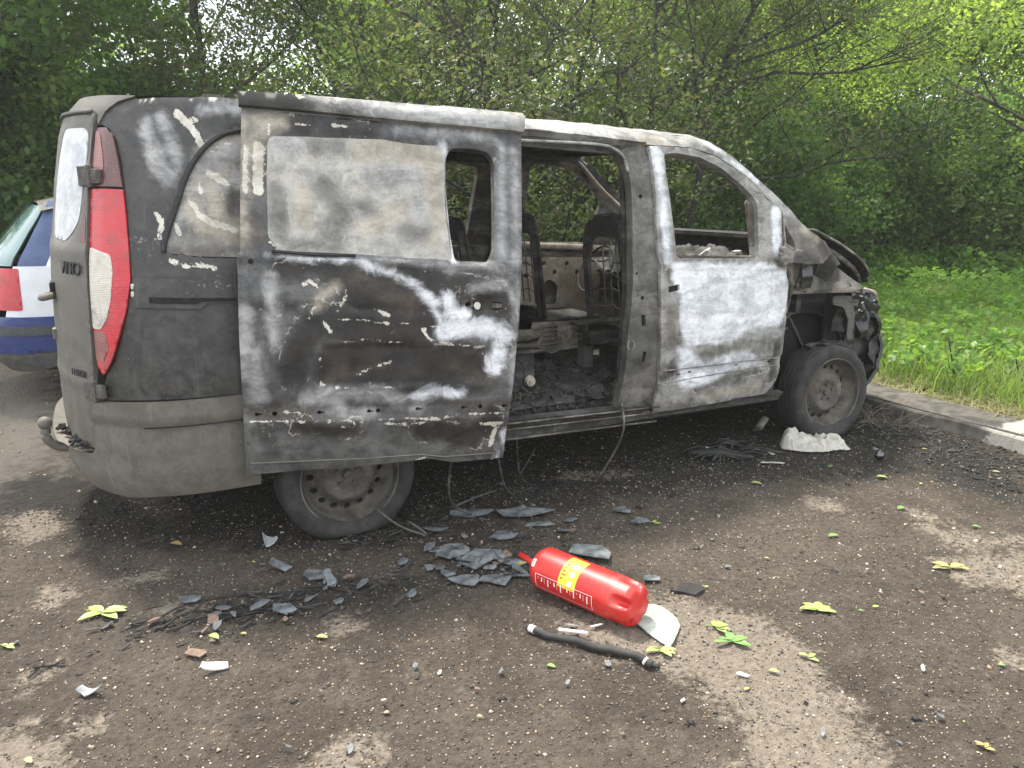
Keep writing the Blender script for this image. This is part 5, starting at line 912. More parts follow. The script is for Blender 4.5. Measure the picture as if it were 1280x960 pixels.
def EXT(s_, ph, dr=0.):
    """s along the cylinder 0..LEN, ph angle from the top toward the camera"""
    s_ = np.asarray(s_, float); ph = np.asarray(ph, float)
    r_ = np.interp(s_, [-.004, .0, .008, .022, .045, .405, .42, .470, .492, .505], [.0, .030, .052, .070, RAD, RAD, RAD-.001, RAD-.003, .072, .0])
    k = np.clip((s_-.412)/.05, 0, 1)*np.clip((.500-s_)/.02, 0, 1); r_ = r_-k*.030*np.clip(np.cos(5*ph+.6)-.2, 0, 1)**.6*1.25
    k2 = np.clip((s_-.48)/.02, 0, 1); ax_s = s_+.0-.014*k2*(1-np.cos(5*ph+.6))*0
    r_ = r_+dr
    return A_+ax*(ax_s-.0)[..., None]+(-si*1)[None, :]*(r_*np.sin(ph))[..., None]*CS+up_[None, :]*(r_*np.cos(ph))[..., None]
CS = 1 if (-si)@np.array([-.95, -4.2, 0]) > 0 else -1
ss = np.concatenate([np.linspace(-.004, .045, 14), np.linspace(.06, .40, 20), np.linspace(.405, .505, 26)]); pp = np.linspace(0, 2*np.pi, 80, endpoint=False)
V = EXT(np.repeat(ss, 80), np.tile(pp, len(ss))); F = [(i*80+j, (i+1)*80+j, (i+1)*80+(j+1) % 80, i*80+(j+1) % 80) for i in range(len(ss)-1) for j in range(80)]
obj_w('cylinder', V, F, M['red'], ext, True)
# foot: concave centre
def patch(name, s0, s1, p0, p1, mat, dr=.0006, rnd=.008, parent=ext):
    po = rounded([(s0, p0*RAD), (s1, p0*RAD), (s1, p1*RAD), (s0, p1*RAD)], rnd, 5); P_, T = cdt(po, [], .006)
    return obj_w(name, EXT(P_[:, 0], P_[:, 1]/RAD, dr), T, mat, parent, True)
st = patch('yellow_sticker', .178, .262, R(-8), R(88), M['yellow'], .0007, .003)
for k_, (a0, a1) in enumerate(((.226, .243), (.222, .246), (.224, .243))):
    po = circle((.234, RAD*R(24+24*k_)), .0115, 14); P_, T = cdt(po, [], .006); obj_w('white_spot', EXT(P_[:, 0], P_[:, 1]/RAD, .0012), T, M['white_print'], st, True)
def print_lines(mat, parent, rows, dr=.0012):
    mb = MB()
    for s0, p0, s1, p1 in rows:
        q = EXT(np.array([s0, s1, s1, s0]), np.array([p0, p0, p1, p1]), dr); mb.add(q, [(0, 1, 2, 3)])
    return mb.build('print', mat, parent)
rs = []
for k_ in range(7): rs += [(.186, R(2+k_*10), .190+.012*((k_*7) % 3)/3+.006, R(2.0+k_*10+5))]
for k_ in range(6): rs += [(.205, R(6+k_*11), .2075, R(12+k_*11))]
print_lines(M['red_print'], st, rs)
lb = patch('white_label', .028, .052, R(44), R(66), M['white_print'], .0007, .004)
print_lines(M['red_print'], lb, [(.033, R(49+k_*4), .046, R(51+k_*4)) for k_ in range(4)])
rs = []
for a, b, c2, d in ((.065, R(78), .345, R(79.3)), (.065, R(118), .345, R(119.3)), (.065, R(78), .0675, R(119)), (.3425, R(78), .345, R(119))): rs.append((a, b, c2, d))
for k_ in range(16):
    if .165 < .08+k_*.016 < .27 and False: continue
    rs.append((.080+k_*.016, R(84), .0815+k_*.016+.004*(k_ % 2), R(84+7+9*((k_*5) % 4)/2)))
q = []
for (a, b, c2, d) in rs:  # subdivide long rows so they hug the curve
    n1 = max(1, int(abs(c2-a)/.05)); n2 = max(1, int(abs(d-b)/R(6)))
    for i in range(n1):
        for j in range(n2): q.append((a+(c2-a)*i/n1, b+(d-b)*j/n2, a+(c2-a)*(i+1)/n1, b+(d-b)*(j+1)/n2))
print_lines(M['white_print'], ext, q, .0009)
mb = MB(); nb = A_-ax*.0; tip = nb-ax*.095+np.array([0, 0, .014]); mb.tube([nb+ax*.01-np.array([0, 0, 0.02])*0, nb-ax*.03, tip], [.019, .013, .012], 10); mb.build('neck', M['red'], ext, True)
mb = MB(); mb.tube([tip+ax*.002, tip-ax*.018+np.array([0, 0, .004])], [.0105, .008], 10); mb.build('nozzle_tip', M['seal'], ext, True)
mb = MB(); q = EXT(np.array([.16]), np.array([R(-80)]))[0]; mb.tube([q, q-CS*(-si)*.0-(-si)*CS*.0+up_*.012], .012, 8); mb.build('bracket_stub', M['red'], ext, True)
mb = MB(); c = A_+ax*.496; mb.tube([c, c+ax*.004], [.024, .018], 10); mb.build('foot_centre', M['red'], ext, True)

# ---- black hose with white collars
hz = spline([GR['hose'][i] for i in (0, 2, 4, 6, 8)], 40); H3 = np.column_stack([hz, .016+np.array([gz(*q) for q in hz])+.004*np.sin(np.linspace(0, 3, len(hz)))])
hs2 = empty('hose', (.43, -2.24, 0), 'short black rubber hose with white collars in front of the extinguisher', 'hose')
mb = MB(); mb.tube(H3[1:-1], .0135, 10); mb.build('tube', M['rubber'], hs2, True)
mb = MB(); mb.tube(H3[2:5], .0145, 10); mb.build('collar', M['white_print'], hs2, True); mb = MB(); mb.tube(H3[-6:-4], .0145, 10); mb.build('collar', M['white_print'], hs2, True)
mb = MB(); mb.tube(H3[-3:]+[[0, 0, 0], [.004, -.006, 0], [.012, -.014, 0]], [.011, .009, .006], 8); mb.build('end_fitting', M['seal'], hs2, True)
mb = MB(); mb.tube([(.395, -2.095, .016), (.475, -2.165, .016)], .0068, 8); o = mb.build('plastic_rod', M['white_print'], None, True); setp(o, 'short white plastic rod lying behind the black hose', 'rod')
M['clear'] = NT('grey_clear_plastic').set(Base_Color=(.30, .31, .30), Roughness=.25, Alpha=1.0, Specular_IOR_Level=.5)
shard('plastic_shard', .455, -2.10, .085, .5, view_ang-.5, M['clear'], 'translucent grey plastic splinter behind the white rod', None, 331, tilt=.2, npt=6)
shard('plastic_shard', .53, -2.13, .06, .5, view_ang, M['white_print'], 'crumpled white plastic bit between the rod and the extinguisher', None, 332, tilt=.3, npt=7)

# ---- plastic bag
t = NT('crumpled_bag_film'); n = t.noise(26, 6, .7, dist=1.0); t.bump(n, .7, .02); M['bag'] = t.set(Transmission_Weight=.25, Alpha=.86, Base_Color=t.mix(t.ramp(n, .3, .7), (.62, .58, .49), (.84, .81, .73)), Roughness=.35, Specular_IOR_Level=.5, Subsurface_Weight=.3, Subsurface_Radius=(.02, .02, .02))
po = rounded([(-.21, -.05), (-.17, .06), (-.05, .10), (.05, .085), (.15, .10), (.24, .03), (.20, -.03), (.23, -.08), (.10, -.10), (-.02, -.13), (-.12, -.11)], .03); P_, T = cdt(po, [], .005)
d_ = sdf(P_, po); q1 = P_+.05*np.stack([vnoise(P_, 9, 3), vnoise(P_, 9, 4)], 1)
cr = (1-np.abs(vnoise(q1*[1, .6], 15, 5))*2)*.020+(1-np.abs(vnoise(q1*[.7, 1], 27, 6))*2)*.020+(1-np.abs(vnoise(q1, 55, 8))*2)*.010
Z_ = np.clip(d_/.045, 0, 1)**.7*(.028+.06*np.clip((.06-P_[:, 0])/.22, 0, 1)*np.clip((.12-np.abs(P_[:, 1]-.01))/.1, 0, 1))+np.clip(d_/.02, .15, 1)*np.maximum(cr, -.01)+.006
c, s = math.cos(view_ang+.05), math.sin(view_ang+.05); V = np.column_stack([P_[:, 0]*c-P_[:, 1]*s*1.15, P_[:, 0]*s+P_[:, 1]*c*1.15, np.maximum(Z_, .003)])+[2.94, -.96, 0]
o = obj_w('plastic_bag', V, T, M['bag'], None, True, label='crumpled whitish plastic bag beside the flat front tyre'); o['category'] = 'bag'

# ---- black melted strip, log of char, cables, trim strips, ball
mb = MB(); q_ = spline([(2.12, -.76, .03), (2.22, -.84, .04), (2.32, -.90, .03), (2.42, -1.0, .02)], 14); mb.tube(q_, np.interp(np.arange(len(q_)), [0, len(q_)*.5, len(q_)-1], [.03, .045, .012]), 8, flat=.5); o = mb.build('melted_strip', M['seal'], None, True); setp(o, 'black melted trim piece lying between van and plastic bag', 'debris')
mb = MB()
for i in range(26):
    a = np.array([rng.uniform(2.1, 2.5), rng.uniform(-.95, -.62), .01]); mb.tube(spline([a, a+[rng.uniform(.02, .1), rng.uniform(-.06, .06), .03], a+[rng.uniform(.1, .2), rng.uniform(-.1, .1), .005]], 8), .006, 5)
o = mb.build('burnt_wire_tangle', M['char'], None, True); setp(o, 'tangle of burnt black wires behind the melted trim piece', 'wires')
shard('char_lump', 1.03, -2.06, .16, .5, view_ang, M['char'], 'dark lump of charred earth right of the extinguisher', None, 341, thick=.03, tilt=.05, cat='lump')
for i, q in enumerate(GR['trims']):
    pp_ = spline(q, 24); Z_ = np.array([gz(*w) for w in pp_]); mb = MB(); mb.tube(np.column_stack([pp_, Z_+.006+.003*np.sin(np.arange(len(pp_))*.9)]), .0045 if i < 2 else .005, 6, flat=.45)
    o = mb.build('burnt_trim', M['seal'], None, True); setp(o, ['long burnt trim strip in the debris left of the heap', 'shorter burnt trim strip below the long one at left', 'burnt trim strip along the ground below the van step', 'thin burnt trim strip nearest under the van step', 'black pipe lying in the shadow under the van', 'broken end of burnt trim at the far left of the debris'][i], 'trim strip')
heapP = [(.42, -1.42, .26, .10), (-.5, -1.40, .38, .075), (.25, -.93, .25, .10), (3.3, -.85, .5, .22), (1.5, -.75, .7, .12), (3.85, -1.3, .2, .3)]
mb = MB(); rr_ = np.random.default_rng(12)
for hx, hy, sx, sy in heapP:
    for i in range(130):
        x, y = rr_.normal(hx, sx), rr_.normal(hy, sy); l_ = rr_.uniform(.01, .07); a = rr_.uniform(-.5, .9) if hy < -1.2 else rr_.uniform(0, 6)
        mb.box((x, y, gz(x, y)+rr_.uniform(.002, .016)), (l_, rr_.uniform(.003, .012), rr_.uniform(.002, .006)), Matrix.Rotation(a, 3, 'Z')@Matrix.Rotation(rr_.normal()*.25, 3, 'Y'))
o = mb.build('burnt_splinters', M['char'], None, kind='stuff')
for i, (p0, p1, p2) in enumerate([((.10, -.95, .12), (.18, -1.02, .05), (.28, -1.10, .01)), ((.23, -1.02, .06), (.27, -1.06, .03), (.29, -1.09, .012)), ((.53, -.85, .012), (.68, -.80, .02), (.82, -.75, .014)), ((1.05, -.60, .02), (1.15, -.52, .06), (1.22, -.48, .12))]):
    mb = MB(); mb.tube(spline([p0, p1, p2], 8), .005, 5); o = mb.build('twig', M['grime'], None, True); setp(o, ['grey stick leaning from the rear rim to the ground', 'short grey twig crossing the stick by the rear wheel', 'straight grey stick on the dirt right of the rear wheel', 'burnt stick rising under the van step'][i], 'stick')
mb = MB(); a_ = np.linspace(0, np.pi, 9); mb.tube([np.array([3.085, -1.35, .032-.03*math.cos(a)]) for a in a_], [max(.001, .03*math.sin(a)) for a in a_], 14); M['chrome'] = NT('dark_steel_ball').set(Base_Color=(.12, .12, .13), Metallic=.9, Roughness=.25); o = mb.build('steel_ball', M['chrome'], None, True); setp(o, 'small shiny dark ball on the dirt right of the plastic bag', 'ball')

# ---- fallen leaves
def mat_leaf_ground(name, c0, c1):
    t = NT(name); n = t.noise(40, 4, .6); t.bump(n, .2, .004); return t.set(Base_Color=t.mix(t.ramp(n, .3, .7), c0, c1), Roughness=.45, Specular_IOR_Level=.4, Subsurface_Weight=.15, Subsurface_Radius=(.01, .01, .005))
M['leafY'] = mat_leaf_ground('yellow_green_leaf', (.20, .27, .06), (.30, .37, .12)); M['leafG'] = mat_leaf_ground('mid_green_leaf', (.09, .19, .05), (.16, .27, .08)); M['leafO'] = mat_leaf_ground('yellow_leaf', (.25, .24, .08), (.35, .33, .13)); M['leafB'] = mat_leaf_ground('dry_brown_leaf', (.30, .19, .06), (.42, .30, .12))
def leaflet(mb, L, W, a, seed, base=(0, 0)):
    r = np.random.default_rng(seed); n = 7; ts = np.linspace(0, 1, n); hw = W*np.sin(np.pi*ts**.8*.98+.02)**.8; dr = r.uniform(-.1, .5)*L; up0 = r.uniform(.005, .02)
    V = []
    for t_, h in zip(ts, hw):
        z = up0*.4+L*.05*math.sin(t_*3)*r.uniform(.5, 1.2)
        for s_ in (-1, 0, 1): V.append((t_*L+.0, s_*h/2, z+abs(s_)*h*.14))
    V = np.array(V); ca, sa = math.cos(a), math.sin(a); V = np.column_stack([V[:, 0]*ca-V[:, 1]*sa+base[0], V[:, 0]*sa+V[:, 1]*ca+base[1], V[:, 2]])
    mb.add(V, [(i*3+k, (i+1)*3+k, (i+1)*3+k+1, i*3+k+1) for i in range(n-1) for k in (0, 1)])
LL = {0: ('large pale green palmate leaf on the dirt at left below the tyre', 'leafY', [-.5, .1, .5, 2.6, 3.9], 0), 1: ('pale yellow-green palmate leaf right of the milky sheet, the upper of a touching pair', 'leafY', [-.9, -.3, .3, .9, 1.6], 0), 2: ('darker green palmate leaf, the lower of a touching pair', 'leafG', [-.5, .4, 1.6, 3.2], 0),
      3: ('five-fingered pale green leaf in the middle right of the dirt', 'leafY', [-.2, .5, 1.2, 2.2, 3.0], 0), 4: ('wilted yellow-green palmate leaf at the right on the sandy patch', 'leafO', [-.2, .3, 2.4, 3.1], 0), 5: ('folded olive leaf touching the milky sheet by the extinguisher', 'leafY', [-1.0, -.5, 0, 3.4], 0), 6: ('small curled green leaf below the five-fingered leaf', 'leafY', [-.6, .5, 2.4], 0), 18: ('half-seen leaf at the left edge', 'leafY', [-.3, .8, 2.5], 0), 24: ('wilted leaf at the lower right corner', 'leafB', [-.4, .7, 2.2], 0), 19: ('small green leaf beyond the extinguisher', 'leafY', [.2, 1.4], 0)}
for i, (x, y, w_, kd) in enumerate(GR['leaves']):
    mb = MB()
    if i in LL:
        lab, mt, angs, _ = LL[i]; w_ *= 1.2
        for k_, a in enumerate(angs): leaflet(mb, w_*(.60+.12*((k_*3) % 3)), w_*.30, a+view_ang, i*10+k_)
        mb.tube([(0, 0, .01), (math.cos(3.0+view_ang)*w_*.5, math.sin(3.0+view_ang)*w_*.5, .012)], .0018, 4); grp = 'fallen leaves on the dirt'
    else:
        lab = 'small yellow-green leaf lying flat on the dirt'; grp = 'small fallen leaves'; mt = ['leafY', 'leafG', 'leafO'][i % 3] if i not in (16,) else 'leafB'
        leaflet(mb, w_, w_*.55, rng.uniform(-.6, .6)+view_ang, i*10)
    me = mesh_arr('fallen_leaf', np.concatenate(mb.V), mb.F, True); o = link('fallen_leaf', me, M[mt], None); o.location = (x, y, gz(x, y)+.004); setp(o, lab, 'leaf', grp)
lm = [bpy.data.meshes[m.name] for m in bpy.data.meshes if m.name.startswith('fallen_leaf')][7:15]
for i in range(26):
    o = bpy.data.objects.new('fallen_leaf', lm[i % len(lm)]); col.objects.link(o); x, y = rng.uniform(-1.4, 3.8), rng.uniform(-3.1, -.9); o.location = (x, y, gz(x, y)+.003); o.scale = [rng.uniform(.3, .6)]*3; o.rotation_euler = (rng.uniform(-.3, .3), 0, rng.uniform(0, 6)); setp(o, 'small yellow-green leaf lying flat on the dirt', 'leaf', 'small fallen leaves')

# ---- kerb
t = NT('stained_concrete'); n = t.noise(9, 7, .65); f = t.noise(60, 6, .75); yy = t.n.new('ShaderNodeSeparateXYZ'); t.link(t.co(), yy.inputs[0])
cc_ = t.mix(t.ramp(n, .35, .65), (.060, .054, .048), (.135, .122, .105)); wf = t.math('ADD', t.math('MULTIPLY', yy.outputs['Y'], -1.), t.math('MULTIPLY', t.math('SUBTRACT', n, .5), .35))
cc_ = t.mix(t.ramp(wf, 1.40, 1.47), cc_, t.mix(t.ramp(f, .3, .8), (.42, .39, .34), (.26, .24, .20)))
cc_ = t.mix(t.ramp(f, .60, .75, 0, .6), cc_, (.03, .03, .028)); t.bump(t.math('ADD', n, f), .5, .01); M['kerb'] = t.set(Base_Color=cc_, Roughness=.9, Specular_IOR_Level=.25)
ker = empty('kerb', (4.2, 0, 0), 'low stained concrete kerb with a whitewashed stretch at its near end', 'kerb')
for k_, (y0, y1) in enumerate(((-4.6, -3.1), (-3.09, -1.60), (-1.59, -.10), (-.09, 1.4), (1.41, 2.9), (2.91, 4.4), (4.41, 5.9), (5.91, 7.4))):
    po = [(4.0, -.05), (4.01, .075), (4.02, .088), (4.38, .105), (4.40, .095), (4.40, -.05)]; ny2 = 40; ys2 = np.linspace(y0, y1, ny2); mb = MB()
    V = np.array([(x-.01*math.sin(k_*2), y, z+.006*vnoise(np.array([[x*3, y]]), 4, 9)[0]*(z > 0)) for y in ys2 for x, z in po]); n_ = len(po)
    mb.add(V, [(i*n_+j, i*n_+j+1, (i+1)*n_+j+1, (i+1)*n_+j) for i in range(ny2-1) for j in range(n_-1)]+[tuple(range(n_)), tuple((ny2-1)*n_+j for j in range(n_))[::-1]]); mb.build('kerb_stone', M['kerb'], ker)
mb = MB(); mb.tube([(4.045, -4.5, .094), (4.05, 3, .094)], .006, 4); mb.build('joint_line', M['grime'], ker)

# ================================================================== SECOND CAR
car = empty('estate_car', (.4, 3.25, 0), 'blue and white estate car parked behind the van, only its tail showing', 'car')
t = NT('blue_car_paint'); n = t.noise(3, 4, .5); f = t.noise(30, 5, .7); M['blue'] = t.set(Base_Color=t.mix(t.ramp(f, .45, .75, 0, .5), t.mix(n, (.012, .030, .14), (.02, .045, .19)), (.09, .10, .13)), Roughness=.35, Coat_Weight=.5, Specular_IOR_Level=.5)
M['bluedust'] = simple('dusty_blue_pillar', (.035, .065, .15), (.06, .095, .19), 12, .5, .05)
M['silver'] = simple('white_car_paint', (.62, .64, .66), (.72, .74, .76), 6, .4, .03)
M['carroof'] = simple('dusty_dark_roof', (.09, .08, .07), (.16, .14, .12), 15, .6, .1)
M['bumplow'] = simple('grey_bumper_plastic', (.055, .056, .055), (.10, .10, .095), 20, .7, .1)
M['bumpstrip'] = simple('dark_rub_strip', (.045, .048, .052), (.07, .073, .078), 20, .6, .1)
M['carglass'] = NT('green_tinted_glass').set(Base_Color=(.10, .18, .17), Roughness=.06, Specular_IOR_Level=.8, Metallic=.0, Coat_Weight=1.0)
CW_Z = [.18, .35, .55, .75, .90, 1.0, 1.25, 1.40, 1.46, 1.50]; CW_Y = [.80, .85, .875, .88, .87, .855, .74, .66, .60, .45]
CXR = [.18, .35, .50, .60, .80, .95, 1.05, 1.25, 1.40, 1.46, 1.50]; CXX = [.22, .05, .0, .01, .06, .09, .13, .30, .44, .52, .62]
def C_(u, z, m=1):
    """tail of the car: u = 0 at the start of the side, negative round the corner to -1 at the centre"""
    u = np.asarray(u, float); z = np.asarray(z, float); w_ = np.interp(z, CW_Z, CW_Y); xr = np.interp(z, CXR, CXX); x0 = .62; t_ = np.clip(-u, 0, 1)*np.pi/2; L = x0-xr
    x = np.where(u > 0, x0+u, x0-L*np.sin(t_)**(2/2.6)); y = -w_*np.maximum(np.cos(t_), 0)**(2/3.4)
    xn = np.clip((x-3.4)/1.0, 0, 1); y = y*(1-.22*xn**2); return x, y*m, z+0*x
CH = R(5); CO = np.array([-1.79, 3.18])
def CC(m=1, off=0.):
    def f_(u, z):
        x, y, z = C_(u, z, m); c, s = math.cos(CH), math.sin(CH); return np.stack([CO[0]+x*c-y*s, CO[1]+x*s+y*c, z*1.045], -1)
    return f_
def cpan(name, po, holes, mat, off=0, step=.03, thick=.012, relief=None, both=True, **k):
    for m in ((1, -1) if both else (1,)): o = panel(name, po, holes, CC(m), step, thick, mat, car, off=off, sign=m, relief=relief, **k)
    return o
def arch(cx, r, z0, n=12): return [(cx+r*math.cos(a), .30+r*math.sin(a)) for a in np.linspace(np.pi, 0, n)]
# side: rear quarter (white), windows, doors
belt = 1.0
sidep = [(-.46, .60)]+[(-.40, 1.0), (-.05, 1.0), (3.0, .96), (3.85, .80), (3.86, .35), (3.62, .30)]+arch(3.22, .34, .3)[::-1][0:]+[(2.8, .22), (.85, .22)]+arch(.40, .34, .3)[::-1]+[(-.02, .35), (-.12, .60)]
cpan('side_panel', sidep, [], M['silver'])
cpan('pillar_and_window_frame', [(-.12, .99), (-.02, 1.22), (.06, 1.38), (.30, 1.44), (1.7, 1.44), (2.2, 1.34), (2.95, .99)], [[(.02, 1.02), (.16, 1.34), (.55, 1.36), (.55, 1.02)], [(.62, 1.02), (.62, 1.37), (1.45, 1.38), (1.45, 1.02)], [(1.53, 1.02), (1.53, 1.38), (1.75, 1.37), (2.05, 1.30), (2.60, 1.02)]], M['silver'], off=.002)
cpan('side_glass', [(.0, 1.01), (.14, 1.355), (.6, 1.37), (1.75, 1.385), (2.08, 1.31), (2.64, 1.01)], [], M['carglass'], off=-.012)
cpan('rear_pillar', [(-.36, .99), (-.12, .99), (-.02, 1.22), (.06, 1.38), (.05, 1.44), (-.22, 1.44), (-.30, 1.22)], [], M['bluedust'], off=.0)
cpan('tailgate_glass', [(-1, 1.0), (-.42, 1.0), (-.36, 1.22), (-.27, 1.40), (-1, 1.42)], [], M['carglass'], off=.004)
cpan('tailgate', [(-1, .60), (-.72, .60), (-.70, .99), (-1, .99)], [], M['blue'])
cpan('tail_light', rounded([(-.70, .70), (-.30, .70), (-.34, .985), (-.70, .985)], .02), [], M['red_lens'], off=.006, thick=.03)
cpan('indicator_lens', rounded([(-.68, .78), (-.56, .78), (-.56, .88), (-.68, .88)], .01), [], M['white_lens'], off=.010)
cpan('rear_bumper', [(-1, .40), (-.3, .40), (.02, .42), (.04, .655), (-.3, .655), (-1, .655)], [], M['blue'], off=.02)
cpan('rub_strip', [(-1, .53), (.03, .53), (.03, .59), (-1, .59)], [], M['bumpstrip'], off=.030)
cpan('lower_valance', [(-1, .24), (-.3, .26), (.02, .32), (.03, .41), (-1, .41)], [], M['bumplow'], off=.01)
nx2, ny2 = 30, 13; V = []
for i in range(nx2):
    x = .50+(2.0-.50)*i/(nx2-1) if i < 22 else None
for x, z in zip(np.linspace(.50, 2.35, 24), np.interp(np.linspace(.50, 2.35, 24), [.5, .7, 1.4, 1.9, 2.35], [1.42, 1.46, 1.475, 1.45, 1.37])):
    for j in range(ny2):
        y = -.70+1.4*j/(ny2-1); c2, s2 = math.cos(CH), math.sin(CH); zz = z-.06*(y/.70)**4; V.append((CO[0]+x*c2-y*s2, CO[1]+x*s2+y*c2, zz*1.045+.012))
F = np.array([(i*ny2+j, (i+1)*ny2+j, (i+1)*ny2+j+1, i*ny2+j+1) for i in range(23) for j in range(ny2-1)]); obj_w('roof', np.array(V), F, M['carroof'], car)
V = []; xs_ = np.linspace(2.35, 4.45, 16)
for x, z in zip(xs_, np.interp(xs_, [2.35, 3.05, 3.6, 4.2, 4.38, 4.45], [1.37, 1.0, .92, .76, .6, .35])):
    for j in range(ny2):
        w_ = .72-.12*max(0, (x-3.6))+.10*min(1, max(0, (x-2.5)*1.5)); y = -w_+2*w_*j/(ny2-1); c2, s2 = math.cos(CH), math.sin(CH); V.append((CO[0]+x*c2-y*s2, CO[1]+x*s2+y*c2, z*1.045-.05*(y/w_)**4))
F = np.array([(i*ny2+j, (i+1)*ny2+j, (i+1)*ny2+j+1, i*ny2+j+1) for i in range(15) for j in range(ny2-1)]); obj_w('windscreen_and_bonnet', np.array(V), F, M['blue'], car)
def cpt(x, y, z): c2, s2 = math.cos(CH), math.sin(CH); return np.array([CO[0]+x*c2-y*s2, CO[1]+x*s2+y*c2, z])
for x_ in (.95, 3.82):
    for y_ in (-.74, .74):
        wv = empty('wheel'); wv.parent = car; wv.location = Vector(cpt(x_, y_, .31))-car.location; mb = MB(); mb.tube([cpt(x_, y_-.10, .31), cpt(x_, y_-.09, .31), cpt(x_, y_+.09, .31), cpt(x_, y_+.10, .31)], [.28, .31, .31, .28], 28); mb.build('tyre', M['rubber'], wv, True); mb = MB(); mb.tube([cpt(x_, y_-.105, .31), cpt(x_, y_+.105, .31)], .20, 20); mb.build('rim', M['wheel'], wv)
mb = MB(); mb.box(cpt(2.3, 0, .32), (3.9, 1.3, .2)); mb.box(cpt(2.1, 0, .75), (3.0, 1.3, .4)); mb.build('underbody', M['black'], car)
mb = MB(); mb.tube([cpt(.98, -.42, 1.46), cpt(.62, -.60, 1.66)], [.007, .004], 6); o = mb.build('aerial', M['leafB'], car, True)
# ================================================================== VEGETATION
def mat_foliage(name, cols, trans=.45, rough=.55):
    t = NT(name); r_ = t.n.new('ShaderNodeValToRGB'); t.link(t.attr('rnd'), r_.inputs[0]); e = r_.color_ramp.elements
    e[0].position = 0; e[0].color = (*cols[0], 1); e[1].position = 1; e[1].color = (*cols[-1], 1)
    for i, c in enumerate(cols[1:-1]): q = e.new((i+1)/(len(cols)-1)); q.color = (*c, 1)
    c = r_.outputs['Color']; n = t.noise(.9, 4, .6); c = t.mix(t.ramp(n, .38, .62, 0, .45), c, t.mix(.5, c, cols[0]))
    t.set(Base_Color=c, Roughness=rough, Specular_IOR_Level=.35)
    tr = t.n.new('ShaderNodeBsdfTranslucent'); br = t.mix(1.0, c, (1.5, 1.55, .8), 'MULTIPLY'); t.link(br, tr.inputs['Color'])
    ms = t.n.new('ShaderNodeMixShader'); ms.inputs[0].default_value = trans; t.link(t.b.outputs[0], ms.inputs[1]); t.link(tr.outputs[0], ms.inputs[2])
    out = [n for n in t.n if n.type == 'OUTPUT_MATERIAL'][0]; t.link(ms.outputs[0], out.inputs['Surface']); return t.m
FM = {
 'dark': mat_foliage('dark_green_leaves', [(.05, .105, .035), (.085, .165, .05), (.15, .245, .07), (.28, .36, .11)], .55),
 'mid': mat_foliage('mid_green_leaves', [(.06, .11, .035), (.11, .18, .055), (.18, .26, .08), (.26, .33, .12)], .55),
 'bright': mat_foliage('spring_green_leaves', [(.13, .21, .055), (.23, .33, .08), (.33, .43, .12), (.43, .52, .18)], .6),
 'dry': mat_foliage('scorched_leaves', [(.05, .08, .03), (.09, .13, .045), (.14, .13, .075), (.16, .20, .08), (.09, .15, .045)], .45),
 'ivy': mat_foliage('ivy_leaves', [(.045, .10, .035), (.08, .155, .055), (.13, .22, .07), (.20, .30, .09)], .55),
 'grass': mat_foliage('grass_blades', [(.09, .16, .04), (.16, .24, .06), (.24, .32, .09), (.38, .42, .17)], .5, .5),
 'straw': mat_foliage('dry_grass', [(.20, .19, .08), (.32, .29, .15), (.42, .38, .23), (.16, .22, .06)], .3, .8),
 'weed': mat_foliage('broad_weed_leaves', [(.07, .16, .035), (.13, .25, .05), (.20, .33, .07), (.29, .40, .11)], .5, .45)}
M['bark'] = simple('rough_bark', (.035, .030, .025), (.10, .088, .072), 18, .95, .9)
M['burntbark'] = simple('scorched_bark', (.020, .019, .018), (.060, .055, .050), 25, .95, .8)
M['twig'] = simple('grey_twigs', (.09, .08, .065), (.19, .17, .14), 40, .9, .3)
def leaves_mesh(name, C, sig, per, size, r, updir=.5, asp=.55, zs=.8, fan=False):
    """kite-shaped leaves spread through a cloud of clusters"""
    K = len(C); n = K*per; c = np.repeat(C, per, 0); sg = np.repeat(np.broadcast_to(sig, (K,)), per)
    d = r.normal(0, 1, (n, 3)); d /= np.linalg.norm(d, axis=1)[:, None]; rad = sg*r.random(n)**.45; P_ = c+d*rad[:, None]*np.array([1, 1, zs])
    nr = r.normal(0, 1, (n, 3)); nr[:, 2] += updir*2; nr /= np.linalg.norm(nr, axis=1)[:, None]
    a = r.normal(0, 1, (n, 3)); a[:, 2] -= .35; a -= nr*(a*nr).sum(1)[:, None]; a /= np.linalg.norm(a, axis=1)[:, None]; b = np.cross(nr, a)
    L = (size*r.uniform(.6, 1.25, n))[:, None]; W = L*asp
    V = np.stack([P_-a*L*.5, P_+b*W*.5+nr*L*.07, P_+a*L*.5, P_-b*W*.5+nr*L*.07], 1).reshape(-1, 3)
    F = np.arange(n*4).reshape(n, 4); rn = np.clip(np.repeat(r.random(K), per)*.55+r.random(n)*.45, 0, 1)
    return mesh_arr(name, V, F, False, {'rnd': np.repeat(rn, 4)})
